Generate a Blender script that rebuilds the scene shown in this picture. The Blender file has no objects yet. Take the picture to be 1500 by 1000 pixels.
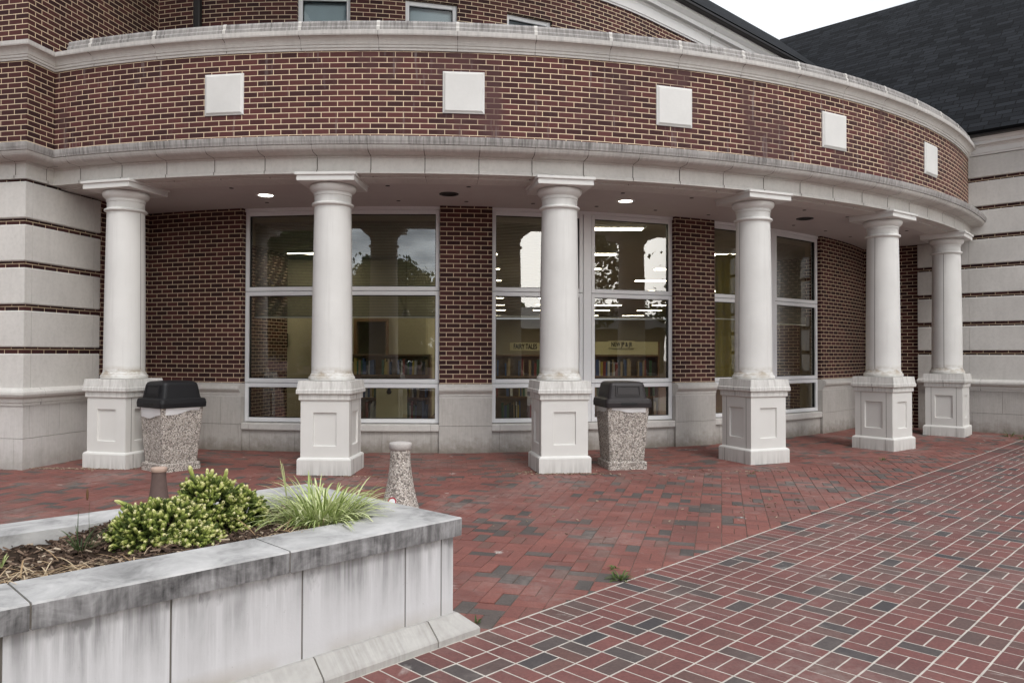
import bpy, bmesh, math, random
from mathutils import Vector, Matrix
random.seed(7)
SC = bpy.context.scene
COL = SC.collection
R_ = math.radians

# ------------------------------------------------------------------ camera
F_PX, PITCH, ROLL, EYE = 1128.6, 0.0162, 0.0028, 1.55
cam = bpy.data.objects.new('camera', bpy.data.cameras.new('camera'))
COL.objects.link(cam)
cam.data.sensor_width = 36.0
cam.data.lens = F_PX / 1500.0 * 36.0
cam.data.clip_start, cam.data.clip_end = 0.05, 900.0
cam.matrix_world = (Matrix.Translation((0, 0, EYE)) @ Matrix.Rotation(math.pi/2 + PITCH, 4, 'X')
                    @ Matrix.Rotation(ROLL, 4, 'Z'))
SC.camera = cam
# ------------------------------------------------------------------ light
SUN_EL, SUN_AZ = 54.0, 160.0          # azimuth: 180 = straight behind the camera
SC.view_settings.view_transform = 'Standard'
SC.view_settings.look = 'None'
SC.view_settings.gamma = 1.0
SC.view_settings.exposure = 0.0
w = bpy.data.worlds.new('World'); SC.world = w; w.use_nodes = True
nt = w.node_tree; nt.nodes.clear()
out = nt.nodes.new('ShaderNodeOutputWorld'); bg = nt.nodes.new('ShaderNodeBackground')
sky = nt.nodes.new('ShaderNodeTexSky'); sky.sky_type = 'NISHITA'; sky.sun_disc = False
sky.sun_elevation = R_(SUN_EL); sky.sun_rotation = R_(SUN_AZ); sky.dust_density = 2.0
tc = nt.nodes.new('ShaderNodeTexCoord'); mp = nt.nodes.new('ShaderNodeMapping')
mp.inputs['Scale'].default_value = (1.0, 1.0, 3.0)
ns = nt.nodes.new('ShaderNodeTexNoise'); ns.inputs['Scale'].default_value = 2.2; ns.inputs['Detail'].default_value = 7
ns.inputs['Roughness'].default_value = 0.55
cr = nt.nodes.new('ShaderNodeValToRGB')
cr.color_ramp.elements[0].position = 0.30; cr.color_ramp.elements[0].color = (3.4, 3.8, 4.3, 1)
cr.color_ramp.elements[1].position = 0.50; cr.color_ramp.elements[1].color = (11.5, 11.7, 12.0, 1)
mx = nt.nodes.new('ShaderNodeMix'); mx.data_type = 'RGBA'; mx.inputs[0].default_value = 0.9
nt.links.new(tc.outputs['Generated'], mp.inputs['Vector']); nt.links.new(mp.outputs[0], ns.inputs['Vector'])
nt.links.new(ns.outputs[0], cr.inputs[0]); nt.links.new(sky.outputs[0], mx.inputs[6]); nt.links.new(cr.outputs[0], mx.inputs[7])
gd = nt.nodes.new('ShaderNodeVectorMath'); gd.operation = 'DOT_PRODUCT'
gd.inputs[1].default_value = Vector((0.56, -0.82, 0.15)).normalized()
nt.links.new(tc.outputs['Generated'], gd.inputs[0])
gr = nt.nodes.new('ShaderNodeValToRGB')
for e, (p, v) in zip(gr.color_ramp.elements, ((0.935, 0.0), (0.972, 1.0))): e.position = p; e.color = (v, v, v, 1)
nt.links.new(gd.outputs['Value'], gr.inputs[0])
gm = nt.nodes.new('ShaderNodeMix'); gm.data_type = 'RGBA'; gm.blend_type = 'ADD'; gm.inputs[0].default_value = 1.0
gs = nt.nodes.new('ShaderNodeMix'); gs.data_type = 'RGBA'; gs.inputs[6].default_value = (0, 0, 0, 1); gs.inputs[7].default_value = (62.0, 60.0, 55.5, 1)
nt.links.new(gr.outputs[0], gs.inputs[0]); sz = nt.nodes.new('ShaderNodeSeparateXYZ'); nt.links.new(tc.outputs['Generated'], sz.inputs[0])
zr = nt.nodes.new('ShaderNodeValToRGB')
for e, (p, v) in zip(zr.color_ramp.elements, ((0.0, 0.50), (0.9, 2.15))): e.position = p; e.color = (v, v, v, 1)
nt.links.new(sz.outputs['Z'], zr.inputs[0])
zm = nt.nodes.new('ShaderNodeMix'); zm.data_type = 'RGBA'; zm.blend_type = 'MULTIPLY'; zm.inputs[0].default_value = 1.0
nt.links.new(mx.outputs[2], zm.inputs[6]); nt.links.new(zr.outputs[0], zm.inputs[7])
ld = nt.nodes.new('ShaderNodeVectorMath'); ld.operation = 'DOT_PRODUCT'; ld.inputs[1].default_value = Vector((-0.88, -0.42, 0.1)).normalized()
nt.links.new(tc.outputs['Generated'], ld.inputs[0])
lr = nt.nodes.new('ShaderNodeValToRGB')          # heavier cloud bank to the left
for e, (p, v) in zip(lr.color_ramp.elements, ((0.10, 1.0), (0.85, 0.36))): e.position = p; e.color = (v, v*1.01, v*1.03, 1)
nt.links.new(ld.outputs['Value'], lr.inputs[0])
lm = nt.nodes.new('ShaderNodeMix'); lm.data_type = 'RGBA'; lm.blend_type = 'MULTIPLY'; lm.inputs[0].default_value = 1.0
nt.links.new(zm.outputs[2], lm.inputs[6]); nt.links.new(lr.outputs[0], lm.inputs[7]); nt.links.new(lm.outputs[2], gm.inputs[6]); nt.links.new(gs.outputs[2], gm.inputs[7])
g2 = nt.nodes.new('ShaderNodeVectorMath'); g2.operation = 'DOT_PRODUCT'; g2.inputs[1].default_value = Vector((-0.16, -0.97, 0.17)).normalized()
nt.links.new(tc.outputs['Generated'], g2.inputs[0])
r2 = nt.nodes.new('ShaderNodeValToRGB')          # a thinner, cooler gap in the cloud straight behind
for e, (p, v) in zip(r2.color_ramp.elements, ((0.93, (0, 0, 0, 1)), (0.985, (17.0, 19.2, 21.0, 1)))): e.position = p; e.color = v
nt.links.new(g2.outputs['Value'], r2.inputs[0])
nm = nt.nodes.new('ShaderNodeMix'); nm.data_type = 'RGBA'; nm.blend_type = 'MULTIPLY'; nm.inputs[0].default_value = 1.0
n2s = nt.nodes.new('ShaderNodeTexNoise'); n2s.inputs['Scale'].default_value = 9; n2s.inputs['Detail'].default_value = 6
nt.links.new(mp.outputs[0], n2s.inputs['Vector'])
c2 = nt.nodes.new('ShaderNodeValToRGB'); c2.color_ramp.elements[0].position = 0.35; c2.color_ramp.elements[1].position = 0.65
c2.color_ramp.elements[0].color = (0.35, 0.35, 0.36, 1); c2.color_ramp.elements[1].color = (1.5, 1.45, 1.38, 1)
nt.links.new(n2s.outputs[0], c2.inputs[0]); nt.links.new(r2.outputs[0], nm.inputs[6]); nt.links.new(c2.outputs[0], nm.inputs[7])
ga = nt.nodes.new('ShaderNodeMix'); ga.data_type = 'RGBA'; ga.blend_type = 'ADD'; ga.inputs[0].default_value = 1.0
nt.links.new(gm.outputs[2], ga.inputs[6]); nt.links.new(nm.outputs[2], ga.inputs[7]); nt.links.new(ga.outputs[2], bg.inputs['Color']); bg.inputs['Strength'].default_value = 0.087
nt.links.new(bg.outputs[0], out.inputs[0])
sun = bpy.data.objects.new('sun', bpy.data.lights.new('sun', 'SUN')); COL.objects.link(sun)
sun.data.energy = 1.5; sun.data.angle = R_(15); sun.data.color = (1.0, 0.975, 0.95)
_az = R_(SUN_AZ); _el = R_(SUN_EL)
_sd = Vector((math.sin(_az)*math.cos(_el), math.cos(_az)*math.cos(_el), math.sin(_el)))
sun.rotation_euler = _sd.to_track_quat('Z', 'Y').to_euler()

# ------------------------------------------------------------------ node helpers
class NT:
    def __init__(s, name, rough=0.8, spec=0.3):
        s.m = bpy.data.materials.new(name); s.m.use_nodes = True
        s.t = s.m.node_tree; s.b = s.t.nodes['Principled BSDF']; s.o = s.t.nodes['Material Output']
        s.b.inputs['Roughness'].default_value = rough
        s.b.inputs['Specular IOR Level'].default_value = spec
    def n(s, typ, **kw):
        x = s.t.nodes.new('ShaderNode' + typ)
        for k, v in kw.items(): setattr(x, k, v)
        return x
    def l(s, a, b): s.t.links.new(a, b)
    def coord(s, kind='Object', scale=(1, 1, 1)):
        c = s.n('TexCoord'); m = s.n('Mapping'); m.inputs['Scale'].default_value = scale
        s.l(c.outputs[kind], m.inputs['Vector']); return m.outputs[0]
    def noise(s, vec, scale, detail=4, rough=0.55, dist=0.0):
        x = s.n('TexNoise'); x.inputs['Scale'].default_value = scale; x.inputs['Detail'].default_value = detail
        x.inputs['Roughness'].default_value = rough; x.inputs['Distortion'].default_value = dist
        s.l(vec, x.inputs['Vector']); return x.outputs[0]
    def ramp(s, fac, stops, interp='LINEAR'):
        x = s.n('ValToRGB'); r = x.color_ramp; r.interpolation = interp
        while len(r.elements) < len(stops): r.elements.new(0.5)
        for e, (p, c) in zip(r.elements, stops):
            e.position = p; e.color = (c, c, c, 1) if isinstance(c, (int, float)) else (*c, 1)
        s.l(fac, x.inputs[0]); return x.outputs[0]
    def mix(s, fac, a, b, mode='MIX'):
        x = s.n('Mix'); x.data_type = 'RGBA'; x.blend_type = mode
        for i, v in ((0, fac), (6, a), (7, b)):
            if hasattr(v, 'links') or hasattr(v, 'is_linked'): s.l(v, x.inputs[i])
            elif isinstance(v, (int, float)): x.inputs[i].default_value = v if i == 0 else (v, v, v, 1)
            else: x.inputs[i].default_value = (*v, 1)
        return x.outputs[2]
    def math(s, op, a, b=0.0):
        x = s.n('Math'); x.operation = op
        for i, v in ((0, a), (1, b)):
            if isinstance(v, (int, float)): x.inputs[i].default_value = v
            else: s.l(v, x.inputs[i])
        return x.outputs[0]
    def bump(s, h, strength=0.3, dist=0.01):
        x = s.n('Bump'); x.inputs['Strength'].default_value = strength; x.inputs['Distance'].default_value = dist
        s.l(h, x.inputs['Height']); s.l(x.outputs[0], s.b.inputs['Normal'])
    def color(s, c):
        if isinstance(c, tuple): s.b.inputs['Base Color'].default_value = (*c, 1)
        else: s.l(c, s.b.inputs['Base Color'])
        return s.m

def stone_mat(name, base, dark=(0.16, 0.155, 0.15), streak=0.0, grime=0.25, foot=0.0, us=14):
    """cast stone: soft mottling, plus optional run-off streaks down the faces (UV: u along, v up)."""
    s = NT(name, 0.85, 0.25)
    ob = s.coord('Object')
    a = s.noise(ob, 1.3, 5); b = s.noise(ob, 22, 4, 0.6)
    c = s.mix(s.ramp(a, [(0.3, 0.0), (0.75, 1.0)]), tuple(x*0.90 for x in base), tuple(min(1, x*1.06) for x in base))
    c = s.mix(s.math('MULTIPLY', s.ramp(b, [(0.45, 0.0), (0.75, 1.0)]), grime*0.6), c, tuple(x*0.62 for x in base))
    if streak > 0:
        uv = s.coord('UV', (us, 0.9, 1))
        st = s.noise(uv, 3.0, 6, 0.65)
        big = s.noise(s.coord('UV', (1.2, 1.0, 1)), 2.0, 3)
        f = s.math('MULTIPLY', s.ramp(st, [(0.35, 0.0), (0.68, 1.0)]), s.ramp(big, [(0.30, 0.25), (0.62, 1.0)]))
        c = s.mix(s.math('MULTIPLY', f, streak), c, dark)
    if foot > 0:        # splash-back and damp along the foot of the wall
        z = s.n('SeparateXYZ'); s.l(s.n('TexCoord').outputs['UV'], z.inputs[0])
        e = s.noise(s.coord('UV', (2.5, 2.5, 1)), 2.0, 5, 0.65)
        hh = s.math('ADD', z.outputs[1], s.math('MULTIPLY', s.math('SUBTRACT', e, 0.5), 0.5))
        c = s.mix(s.math('MULTIPLY', s.ramp(hh, [(0.06, 1.0), (0.30, 0.0)]), foot), c, (0.17, 0.145, 0.115))
    s.bump(b, 0.12, 0.01)
    return s.color(c)

def brick_mat(name, c1, c2, mortar, stain=0.0, bw=0.2065, rh=0.0692):
    s = NT(name, 0.8, 0.25)
    uvn = s.n('TexCoord').outputs['UV']
    bt = s.n('TexBrick'); bt.offset = 0.5; bt.squash = 1.0
    bt.inputs['Scale'].default_value = 1.0; bt.inputs['Brick Width'].default_value = bw
    bt.inputs['Row Height'].default_value = rh; bt.inputs['Mortar Size'].default_value = 0.0051
    bt.inputs['Mortar Smooth'].default_value = 0.12; bt.inputs['Bias'].default_value = -0.1
    bt.inputs['Color1'].default_value = (*c1, 1); bt.inputs['Color2'].default_value = (*c2, 1)
    bt.inputs['Mortar'].default_value = (*mortar, 1)
    s.l(uvn, bt.inputs['Vector'])
    c = bt.outputs['Color']
    g = s.noise(s.coord('UV'), 60, 3, 0.6)
    c = s.mix(0.35, c, s.mix(g, (0.45, 0.45, 0.45), (1.5, 1.5, 1.5)), 'MULTIPLY')
    w_ = s.noise(s.coord('UV'), 0.8, 5, 0.6); c = s.mix(0.6, c, s.mix(s.ramp(w_, [(0.3, 0.0), (0.7, 1.0)]), (0.78, 0.78, 0.80), (1.2, 1.17, 1.14)), 'MULTIPLY')
    if stain > 0:
        m1 = s.noise(s.coord('UV', (1.0, 0.45, 1)), 1.1, 4, 0.6, 0.4)
        f = s.math('MULTIPLY', s.ramp(m1, [(0.52, 0.0), (0.64, 1.0)]), stain)
        c = s.mix(f, c, (0.085, 0.042, 0.041))
        m2 = s.noise(s.coord('UV', (7, 0.7, 1)), 1.5, 5, 0.6)
        f2 = s.math('MULTIPLY', s.ramp(m2, [(0.60, 0.0), (0.74, 1.0)]), stain*0.75)
        c = s.mix(f2, c, (0.27, 0.235, 0.23))
    hgt = s.math('SUBTRACT', s.math('MULTIPLY', g, 0.25), bt.outputs['Fac'])
    s.bump(hgt, 0.6, 0.006)
    return s.color(c)

def paver_mat(name, stops, speck):
    s = NT(name, 0.78, 0.3)
    at = s.n('Attribute'); at.attribute_name = 'tone'
    c = s.ramp(at.outputs['Fac'], stops, 'LINEAR')
    ob = s.coord('Object')
    n1 = s.noise(ob, 70, 4, 0.65); n2 = s.noise(ob, 2.2, 4, 0.6)
    c = s.mix(0.75, c, s.mix(s.ramp(n1, [(0.3, 0.0), (0.7, 1.0)]), (0.70, 0.70, 0.72), (1.22, 1.2, 1.18)), 'MULTIPLY')
    c = s.mix(0.8, c, s.mix(s.ramp(n2, [(0.35, 0.0), (0.7, 1.0)]), (0.78, 0.76, 0.76), (1.10, 1.08, 1.06)), 'MULTIPLY')
    n3 = s.noise(ob, 26, 5, 0.75)
    f = s.math('MULTIPLY', s.ramp(n3, [(0.69, 0.0), (0.76, 1.0)]), speck)
    c = s.mix(f, c, (0.50, 0.46, 0.42))
    n4 = s.noise(ob, 0.9, 6, 0.62, 0.5)                # pale dusty wear and efflorescence in patches
    n5 = s.noise(ob, 14, 5, 0.7)
    f4 = s.math('MULTIPLY', s.math('MULTIPLY', s.ramp(n4, [(0.48, 0.0), (0.70, 1.0)]), s.ramp(n5, [(0.40, 0.15), (0.66, 1.0)])), speck)
    c = s.mix(f4, c, (0.32, 0.275, 0.25))
    n6 = s.noise(ob, 2.6, 4, 0.6, 0.8)
    f6 = s.math('MULTIPLY', s.math('MULTIPLY', s.ramp(n6, [(0.66, 0.0), (0.73, 1.0)]), s.ramp(n5, [(0.42, 0.0), (0.58, 1.0)])), speck*1.5)
    c = s.mix(f6, c, (0.52, 0.49, 0.45))
    s.bump(n1, 0.25, 0.004)
    s.l(s.ramp(n2, [(0.3, 0.62), (0.7, 0.85)]), s.b.inputs['Roughness'])
    return s.color(c)

def plain(name, col, rough=0.6, spec=0.3, noise=0.15, scale=30, metal=0.0, bump=0.0):
    s = NT(name, rough, spec); s.b.inputs['Metallic'].default_value = metal
    n = s.noise(s.coord('Object'), scale, 4)
    c = s.mix(n, tuple(x*(1-noise) for x in col), tuple(min(1, x*(1+noise)) for x in col))
    if bump: s.bump(n, bump, 0.01)
    return s.color(c)

def emit(name, col, power):
    s = NT(name); s.b.inputs['Emission Color'].default_value = (*col, 1); s.b.inputs['Emission Strength'].default_value = power
    return s.color(col)

def glass_mat(name, tint=(0.86, 0.87, 0.82), ior=2.15):
    s = NT(name); t = s.t; t.nodes.remove(s.b)
    fr = s.n('Fresnel'); fr.inputs['IOR'].default_value = ior
    tr = s.n('BsdfTransparent'); tr.inputs['Color'].default_value = (*tint, 1)
    gl = s.n('BsdfGlossy'); gl.inputs['Roughness'].default_value = 0.0; gl.inputs['Color'].default_value = (1, 1, 1, 1)
    nn = s.noise(s.coord('Object'), 1.6, 2)
    bp = s.n('Bump'); bp.inputs['Strength'].default_value = 0.05; bp.inputs['Distance'].default_value = 0.02
    s.l(nn, bp.inputs['Height']); s.l(bp.outputs[0], gl.inputs['Normal'])
    mxs = s.n('MixShader'); s.l(fr.outputs[0], mxs.inputs[0]); s.l(tr.outputs[0], mxs.inputs[1]); s.l(gl.outputs[0], mxs.inputs[2])
    s.l(mxs.outputs[0], s.o.inputs[0]); return s.m

def aggregate_mat(name):
    s = NT(name, 0.85, 0.25)
    v = s.n('TexVoronoi'); v.inputs['Scale'].default_value = 68; v.feature = 'F1'
    s.l(s.coord('Object'), v.inputs['Vector'])
    e = s.n('TexVoronoi'); e.inputs['Scale'].default_value = 68; e.feature = 'DISTANCE_TO_EDGE'
    s.l(s.coord('Object'), e.inputs['Vector'])
    sep = s.n('SeparateColor'); s.l(v.outputs['Color'], sep.inputs[0])
    c = s.ramp(sep.outputs[0], [(0.0, (0.11, 0.095, 0.085)), (0.22, (0.32, 0.275, 0.24)), (0.55, (0.55, 0.49, 0.435)), (1.0, (0.76, 0.71, 0.65))])
    c = s.mix(s.ramp(e.outputs[0], [(0.03, 1.0), (0.12, 0.0)]), c, (0.20, 0.18, 0.165))
    s.bump(s.ramp(e.outputs[0], [(0.0, 0.0), (0.25, 1.0)]), 0.6, 0.006)
    return s.color(c)

def leaf_mat(name, stops, rough=0.6):
    s = NT(name, rough, 0.3)
    at = s.n('Attribute'); at.attribute_name = 'tone'
    c = s.ramp(at.outputs['Fac'], stops)
    s.b.inputs['Subsurface Weight'].default_value = 0.0
    s.color(c)
    tl = s.n('BsdfTranslucent'); s.l(c, tl.inputs['Color'])
    m = s.n('MixShader'); m.inputs[0].default_value = 0.22
    s.l(s.b.outputs[0], m.inputs[1]); s.l(tl.outputs[0], m.inputs[2]); s.l(m.outputs[0], s.o.inputs[0])
    return s.m

STONE = (0.605, 0.582, 0.552)
M = dict(
    stone=stone_mat('cast_stone', STONE, (0.34, 0.32, 0.30), streak=0.22, grime=0.45, us=4),
    stone_col=stone_mat('panel_stone', (0.65, 0.64, 0.62), grime=0.12),
    stone_dirty=stone_mat('weathered_cast_stone', (0.40, 0.38, 0.365), (0.075, 0.07, 0.067), streak=0.95, us=9),
    stone_base=stone_mat('base_stone', (0.50, 0.475, 0.45), (0.20, 0.175, 0.14), streak=0.35, grime=0.5, foot=0.8),
    gap=plain('mortar_gap', (0.13, 0.115, 0.10), 0.9),
    brick=brick_mat('purple_brown_brick', (0.034, 0.0135, 0.0140), (0.090, 0.031, 0.0280), (0.66, 0.53, 0.375)),
    brick_st=brick_mat('stained_brick', (0.044, 0.0165, 0.0165), (0.108, 0.037, 0.034), (0.70, 0.56, 0.40), stain=0.8),
    white=plain('white_painted_metal', (0.72, 0.72, 0.73), 0.45, 0.4, 0.04),
    trim=plain('white_painted_trim', (0.66, 0.645, 0.63), 0.5, 0.3, 0.05, 8),
    soffit=plain('soffit_plaster', (0.50, 0.465, 0.45), 0.85, 0.2, 0.06, 5),
    glass=glass_mat('window_glass'), upper_glass=glass_mat('upper_window_glass', (0.9, 0.93, 0.93), 1.45),
    black=plain('black_gap', (0.012, 0.012, 0.012), 0.6),
    dark_metal=plain('dark_bronze_metal', (0.022, 0.020, 0.020), 0.5, 0.4),
    agg=aggregate_mat('exposed_aggregate'),
)

# ------------------------------------------------------------------ mesh helpers
class MB:
    def __init__(s): s.v = []; s.f = []; s.mi = []; s.uv = []; s.tone = []; s.sm = []
    def face(s, pts, mi=0, uv=None, tone=0.0, smooth=False):
        i = len(s.v); s.v += [tuple(p) for p in pts]; s.f.append(tuple(range(i, i+len(pts))))
        s.mi.append(mi); s.uv.append(uv); s.tone.append(tone); s.sm.append(smooth)
    def mesh(s, verts, faces, mi=0, tone=0.0, smooth=False, vtone=None):
        i = len(s.v); s.v += [tuple(p) for p in verts]
        for f in faces:
            s.f.append(tuple(i+k for k in f)); s.mi.append(mi); s.uv.append(None); s.sm.append(smooth)
            s.tone.append(tone if vtone is None else [vtone[k] for k in f])
    def box(s, o, ux, uy, x0, x1, y0, y1, z0, z1, mi=0, bev=0.0, tone=0.0):
        """box in a local plan frame: origin o, unit vectors ux, uy; z absolute; optional chamfer."""
        def P(x, y, z): return (o[0]+ux[0]*x+uy[0]*y, o[1]+ux[1]*x+uy[1]*y, z)
        if bev <= 0:
            v = [P(x, y, z) for z in (z0, z1) for y in (y0, y1) for x in (x0, x1)]
            s.mesh(v, [(0,2,3,1),(4,5,7,6),(0,1,5,4),(2,6,7,3),(0,4,6,2),(1,3,7,5)], mi, tone)
            return
        b = bev; xs, ys, zs = (x0, x1), (y0, y1), (z0, z1); v = []; idx = {}
        for i in (0, 1):
            for j in (0, 1):
                for k in (0, 1):
                    sx, sy, sz = (b if i == 0 else -b), (b if j == 0 else -b), (b if k == 0 else -b)
                    X, Y, Z = xs[i], ys[j], zs[k]
                    idx[(i,j,k,'x')] = len(v); v.append(P(X, Y+sy, Z+sz))
                    idx[(i,j,k,'y')] = len(v); v.append(P(X+sx, Y, Z+sz))
                    idx[(i,j,k,'z')] = len(v); v.append(P(X+sx, Y+sy, Z))
        f = []
        for i in (0, 1): f.append([idx[(i,0,0,'x')], idx[(i,0,1,'x')], idx[(i,1,1,'x')], idx[(i,1,0,'x')]])
        for j in (0, 1): f.append([idx[(0,j,0,'y')], idx[(1,j,0,'y')], idx[(1,j,1,'y')], idx[(0,j,1,'y')]])
        for k in (0, 1): f.append([idx[(0,0,k,'z')], idx[(0,1,k,'z')], idx[(1,1,k,'z')], idx[(1,0,k,'z')]])
        for i in (0, 1):
            for j in (0, 1): f.append([idx[(i,j,0,'x')], idx[(i,j,1,'x')], idx[(i,j,1,'y')], idx[(i,j,0,'y')]])
        for i in (0, 1):
            for k in (0, 1): f.append([idx[(i,0,k,'x')], idx[(i,1,k,'x')], idx[(i,1,k,'z')], idx[(i,0,k,'z')]])
        for j in (0, 1):
            for k in (0, 1): f.append([idx[(0,j,k,'y')], idx[(1,j,k,'y')], idx[(1,j,k,'z')], idx[(0,j,k,'z')]])
        for i in (0, 1):
            for j in (0, 1):
                for k in (0, 1): f.append([idx[(i,j,k,'x')], idx[(i,j,k,'y')], idx[(i,j,k,'z')]])
        s.mesh(v, f, mi, tone)
    def lathe(s, prof, cx=0, cy=0, n=40, mi=0, smooth=True, cap=True):
        v = []
        for r, z in prof:
            for k in range(n):
                a = 2*math.pi*k/n; v.append((cx+r*math.cos(a), cy+r*math.sin(a), z))
        f = []
        for i in range(len(prof)-1):
            for k in range(n): f.append((i*n+k, i*n+(k+1)%n, (i+1)*n+(k+1)%n, (i+1)*n+k))
        s.mesh(v, f, mi, 0, smooth)
        if cap:
            for i in (0, len(prof)-1):
                s.mesh([v[i*n+k] for k in range(n)], [tuple(range(n))], mi)
    def build(s, name, mats, parent=None, angle=None, recalc=True, loc=None):
        me = bpy.data.meshes.new(name); me.from_pydata(s.v, [], s.f)
        if not isinstance(mats, (list, tuple)): mats = [mats]
        for m in mats: me.materials.append(m)
        me.polygons.foreach_set('material_index', s.mi); me.polygons.foreach_set('use_smooth', s.sm)
        if any(u is not None for u in s.uv):
            L = me.uv_layers.new(name='UVMap'); k = 0; flat = []
            for f, u in zip(s.f, s.uv):
                for j in range(len(f)): flat += list(u[j]) if u is not None else [0.0, 0.0]
            L.data.foreach_set('uv', flat)
        if any((not isinstance(t, float)) or t != 0.0 for t in s.tone):
            A = me.attributes.new('tone', 'FLOAT', 'CORNER'); flat = []
            for f, t in zip(s.f, s.tone):
                flat += list(t) if isinstance(t, list) else [float(t)]*len(f)
            A.data.foreach_set('value', flat)
        if recalc:
            bm = bmesh.new(); bm.from_mesh(me)
            bmesh.ops.remove_doubles(bm, verts=bm.verts, dist=1e-5)
            bmesh.ops.recalc_face_normals(bm, faces=bm.faces); bm.to_mesh(me); bm.free()
        if angle: me.set_sharp_from_angle(angle=R_(angle))
        me.update()
        o = bpy.data.objects.new(name, me); COL.objects.link(o)
        if parent: o.parent = parent
        if loc: o.location = loc
        return o

def tag(o, label=None, cat=None, group=None, kind=None):
    for k, v in (('label', label), ('category', cat), ('group', group), ('kind', kind)):
        if v: o[k] = v
    return o
def thing(name, label, cat, loc=(0, 0, 0), rz=0.0, group=None):
    o = bpy.data.objects.new(name, None); COL.objects.link(o); o.empty_display_size = 0.2
    o.location = loc; o.rotation_euler = (0, 0, rz); return tag(o, label, cat, group)
def copy_tree(o, parent=None):
    c = o.copy(); COL.objects.link(c)
    if parent: c.parent = parent
    for ch in list(o.children): copy_tree(ch, c)
    return c

# ------------------------------------------------------------------ plan geometry
CX, CY = -1.705, 22.739                     # centre of the portico's arc
RF, RW = 13.15, 11.2                        # frieze face, recessed wall face
SLOPE = 0.0056                              # paving falls gently away from the building
def gz(x, y): return SLOPE*y
def arc(t, r): t = R_(t); return (CX+r*math.sin(t), CY-r*math.cos(t))
def arc_pts(r, t0, t1, step=1.0):
    n = max(1, int(abs(t1-t0)/step+0.5)); return [arc(t0+(t1-t0)*i/n, r) for i in range(n+1)]
NL = (0.980, -0.199); FL = (-0.199, -0.980)   # left pier: return face, front face normals
def meet(n1, d1, n2, d2):
    det = n1[0]*n2[1]-n1[1]*n2[0]
    return ((d1*n2[1]-n1[1]*d2)/det, (n1[0]*d2-d1*n2[0])/det)
TH = 43.0
WD = (math.cos(R_(TH)), -math.sin(R_(TH)))    # along the right wing wall, towards the viewer
WP = (math.sin(R_(TH)), math.cos(R_(TH)))     # into the right wing
WALL_D = 16.9                                 # stone face of the right wing

class Path:
    """plan polyline, walked with the outside on the right hand"""
    def __init__(s, pts):
        s.p = pts; s.cum = [0.0]
        for a, b in zip(pts, pts[1:]): s.cum.append(s.cum[-1]+math.dist(a, b))
        s.len = s.cum[-1]; s.seg = []
        for a, b in zip(pts, pts[1:]):
            d = math.dist(a, b); s.seg.append(((b[1]-a[1])/d, -(b[0]-a[0])/d))
        s.nn = []
        for i in range(len(pts)):
            n1 = s.seg[max(0, i-1)]; n2 = s.seg[min(len(s.seg)-1, i)]
            k = 1+n1[0]*n2[0]+n1[1]*n2[1]; s.nn.append(((n1[0]+n2[0])/k, (n1[1]+n2[1])/k))
    def at(s, d):
        d = min(max(d, 0), s.len)
        for i in range(len(s.seg)):
            if d <= s.cum[i+1] or i == len(s.seg)-1:
                f = (d-s.cum[i])/(s.cum[i+1]-s.cum[i]); a, b = s.p[i], s.p[i+1]
                return (a[0]+(b[0]-a[0])*f, a[1]+(b[1]-a[1])*f), s.seg[i]
    def nodes(s, d0, d1):
        r = [(d0, *s.at(d0))]
        for c, p, n in zip(s.cum, s.p, s.nn):
            if d0+1e-4 < c < d1-1e-4: r.append((c, p, n))
        r.append((d1, *s.at(d1))); return r

def sweep(mb, path, prof, d0=None, d1=None, closed=True, caps=True, mi=0, smooth=False, pmi=None):
    """prof: list of (offset outwards, z). pmi: material index for each profile edge."""
    d0 = 0 if d0 is None else d0; d1 = path.len if d1 is None else d1
    N = path.nodes(d0, d1); m = len(prof); pv = [0.0]
    for a, b in zip(prof, prof[1:]+prof[:1]): pv.append(pv[-1]+math.dist(a, b))
    ring = [[(p[0]+n[0]*o, p[1]+n[1]*o, z) for o, z in prof] for d, p, n in N]
    for i in range(len(N)-1):
        for j in range(m if closed else m-1):
            k = (j+1) % m; u0, u1 = N[i][0], N[i+1][0]
            va, vb = (prof[j][1], prof[k][1]) if abs(prof[j][1]-prof[k][1]) > 0.3*abs(prof[j][0]-prof[k][0]) else (prof[j][1]+prof[j][0], prof[j][1]+prof[k][0])
            mb.face([ring[i][j], ring[i+1][j], ring[i+1][k], ring[i][k]], pmi[j] if pmi else mi,
                    [(u0, va), (u1, va), (u1, vb), (u0, vb)], 0.0, smooth)
    if closed and caps:
        for i in (0, -1): mb.face(ring[i], mi, [(o, z) for o, z in prof])

def sweep_joints(mb, path, prof, joints, gap=0.0045, pmi=None, inset=0.006, gapmi=1):
    """the sweep cut into stones at the given arc lengths, over a darker core"""
    js = [0.0]+sorted(j for j in joints if 0.02 < j < path.len-0.02)+[path.len]
    for a, b in zip(js, js[1:]):
        sweep(mb, path, prof, a+gap/2 if a > 0 else a, b-gap/2 if b < path.len else b, pmi=pmi)
    # core: profile pulled in towards its own centroid
    co = sum(o for o, z in prof)/len(prof); cz = sum(z for o, z in prof)/len(prof)
    core = [(o+(inset if o < co-1e-6 else -inset), z+(inset if z < cz else -inset)) for o, z in prof]
    for j in js[1:-1]: sweep(mb, path, core, j-gap, j+gap, mi=gapmi, caps=False)

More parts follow.
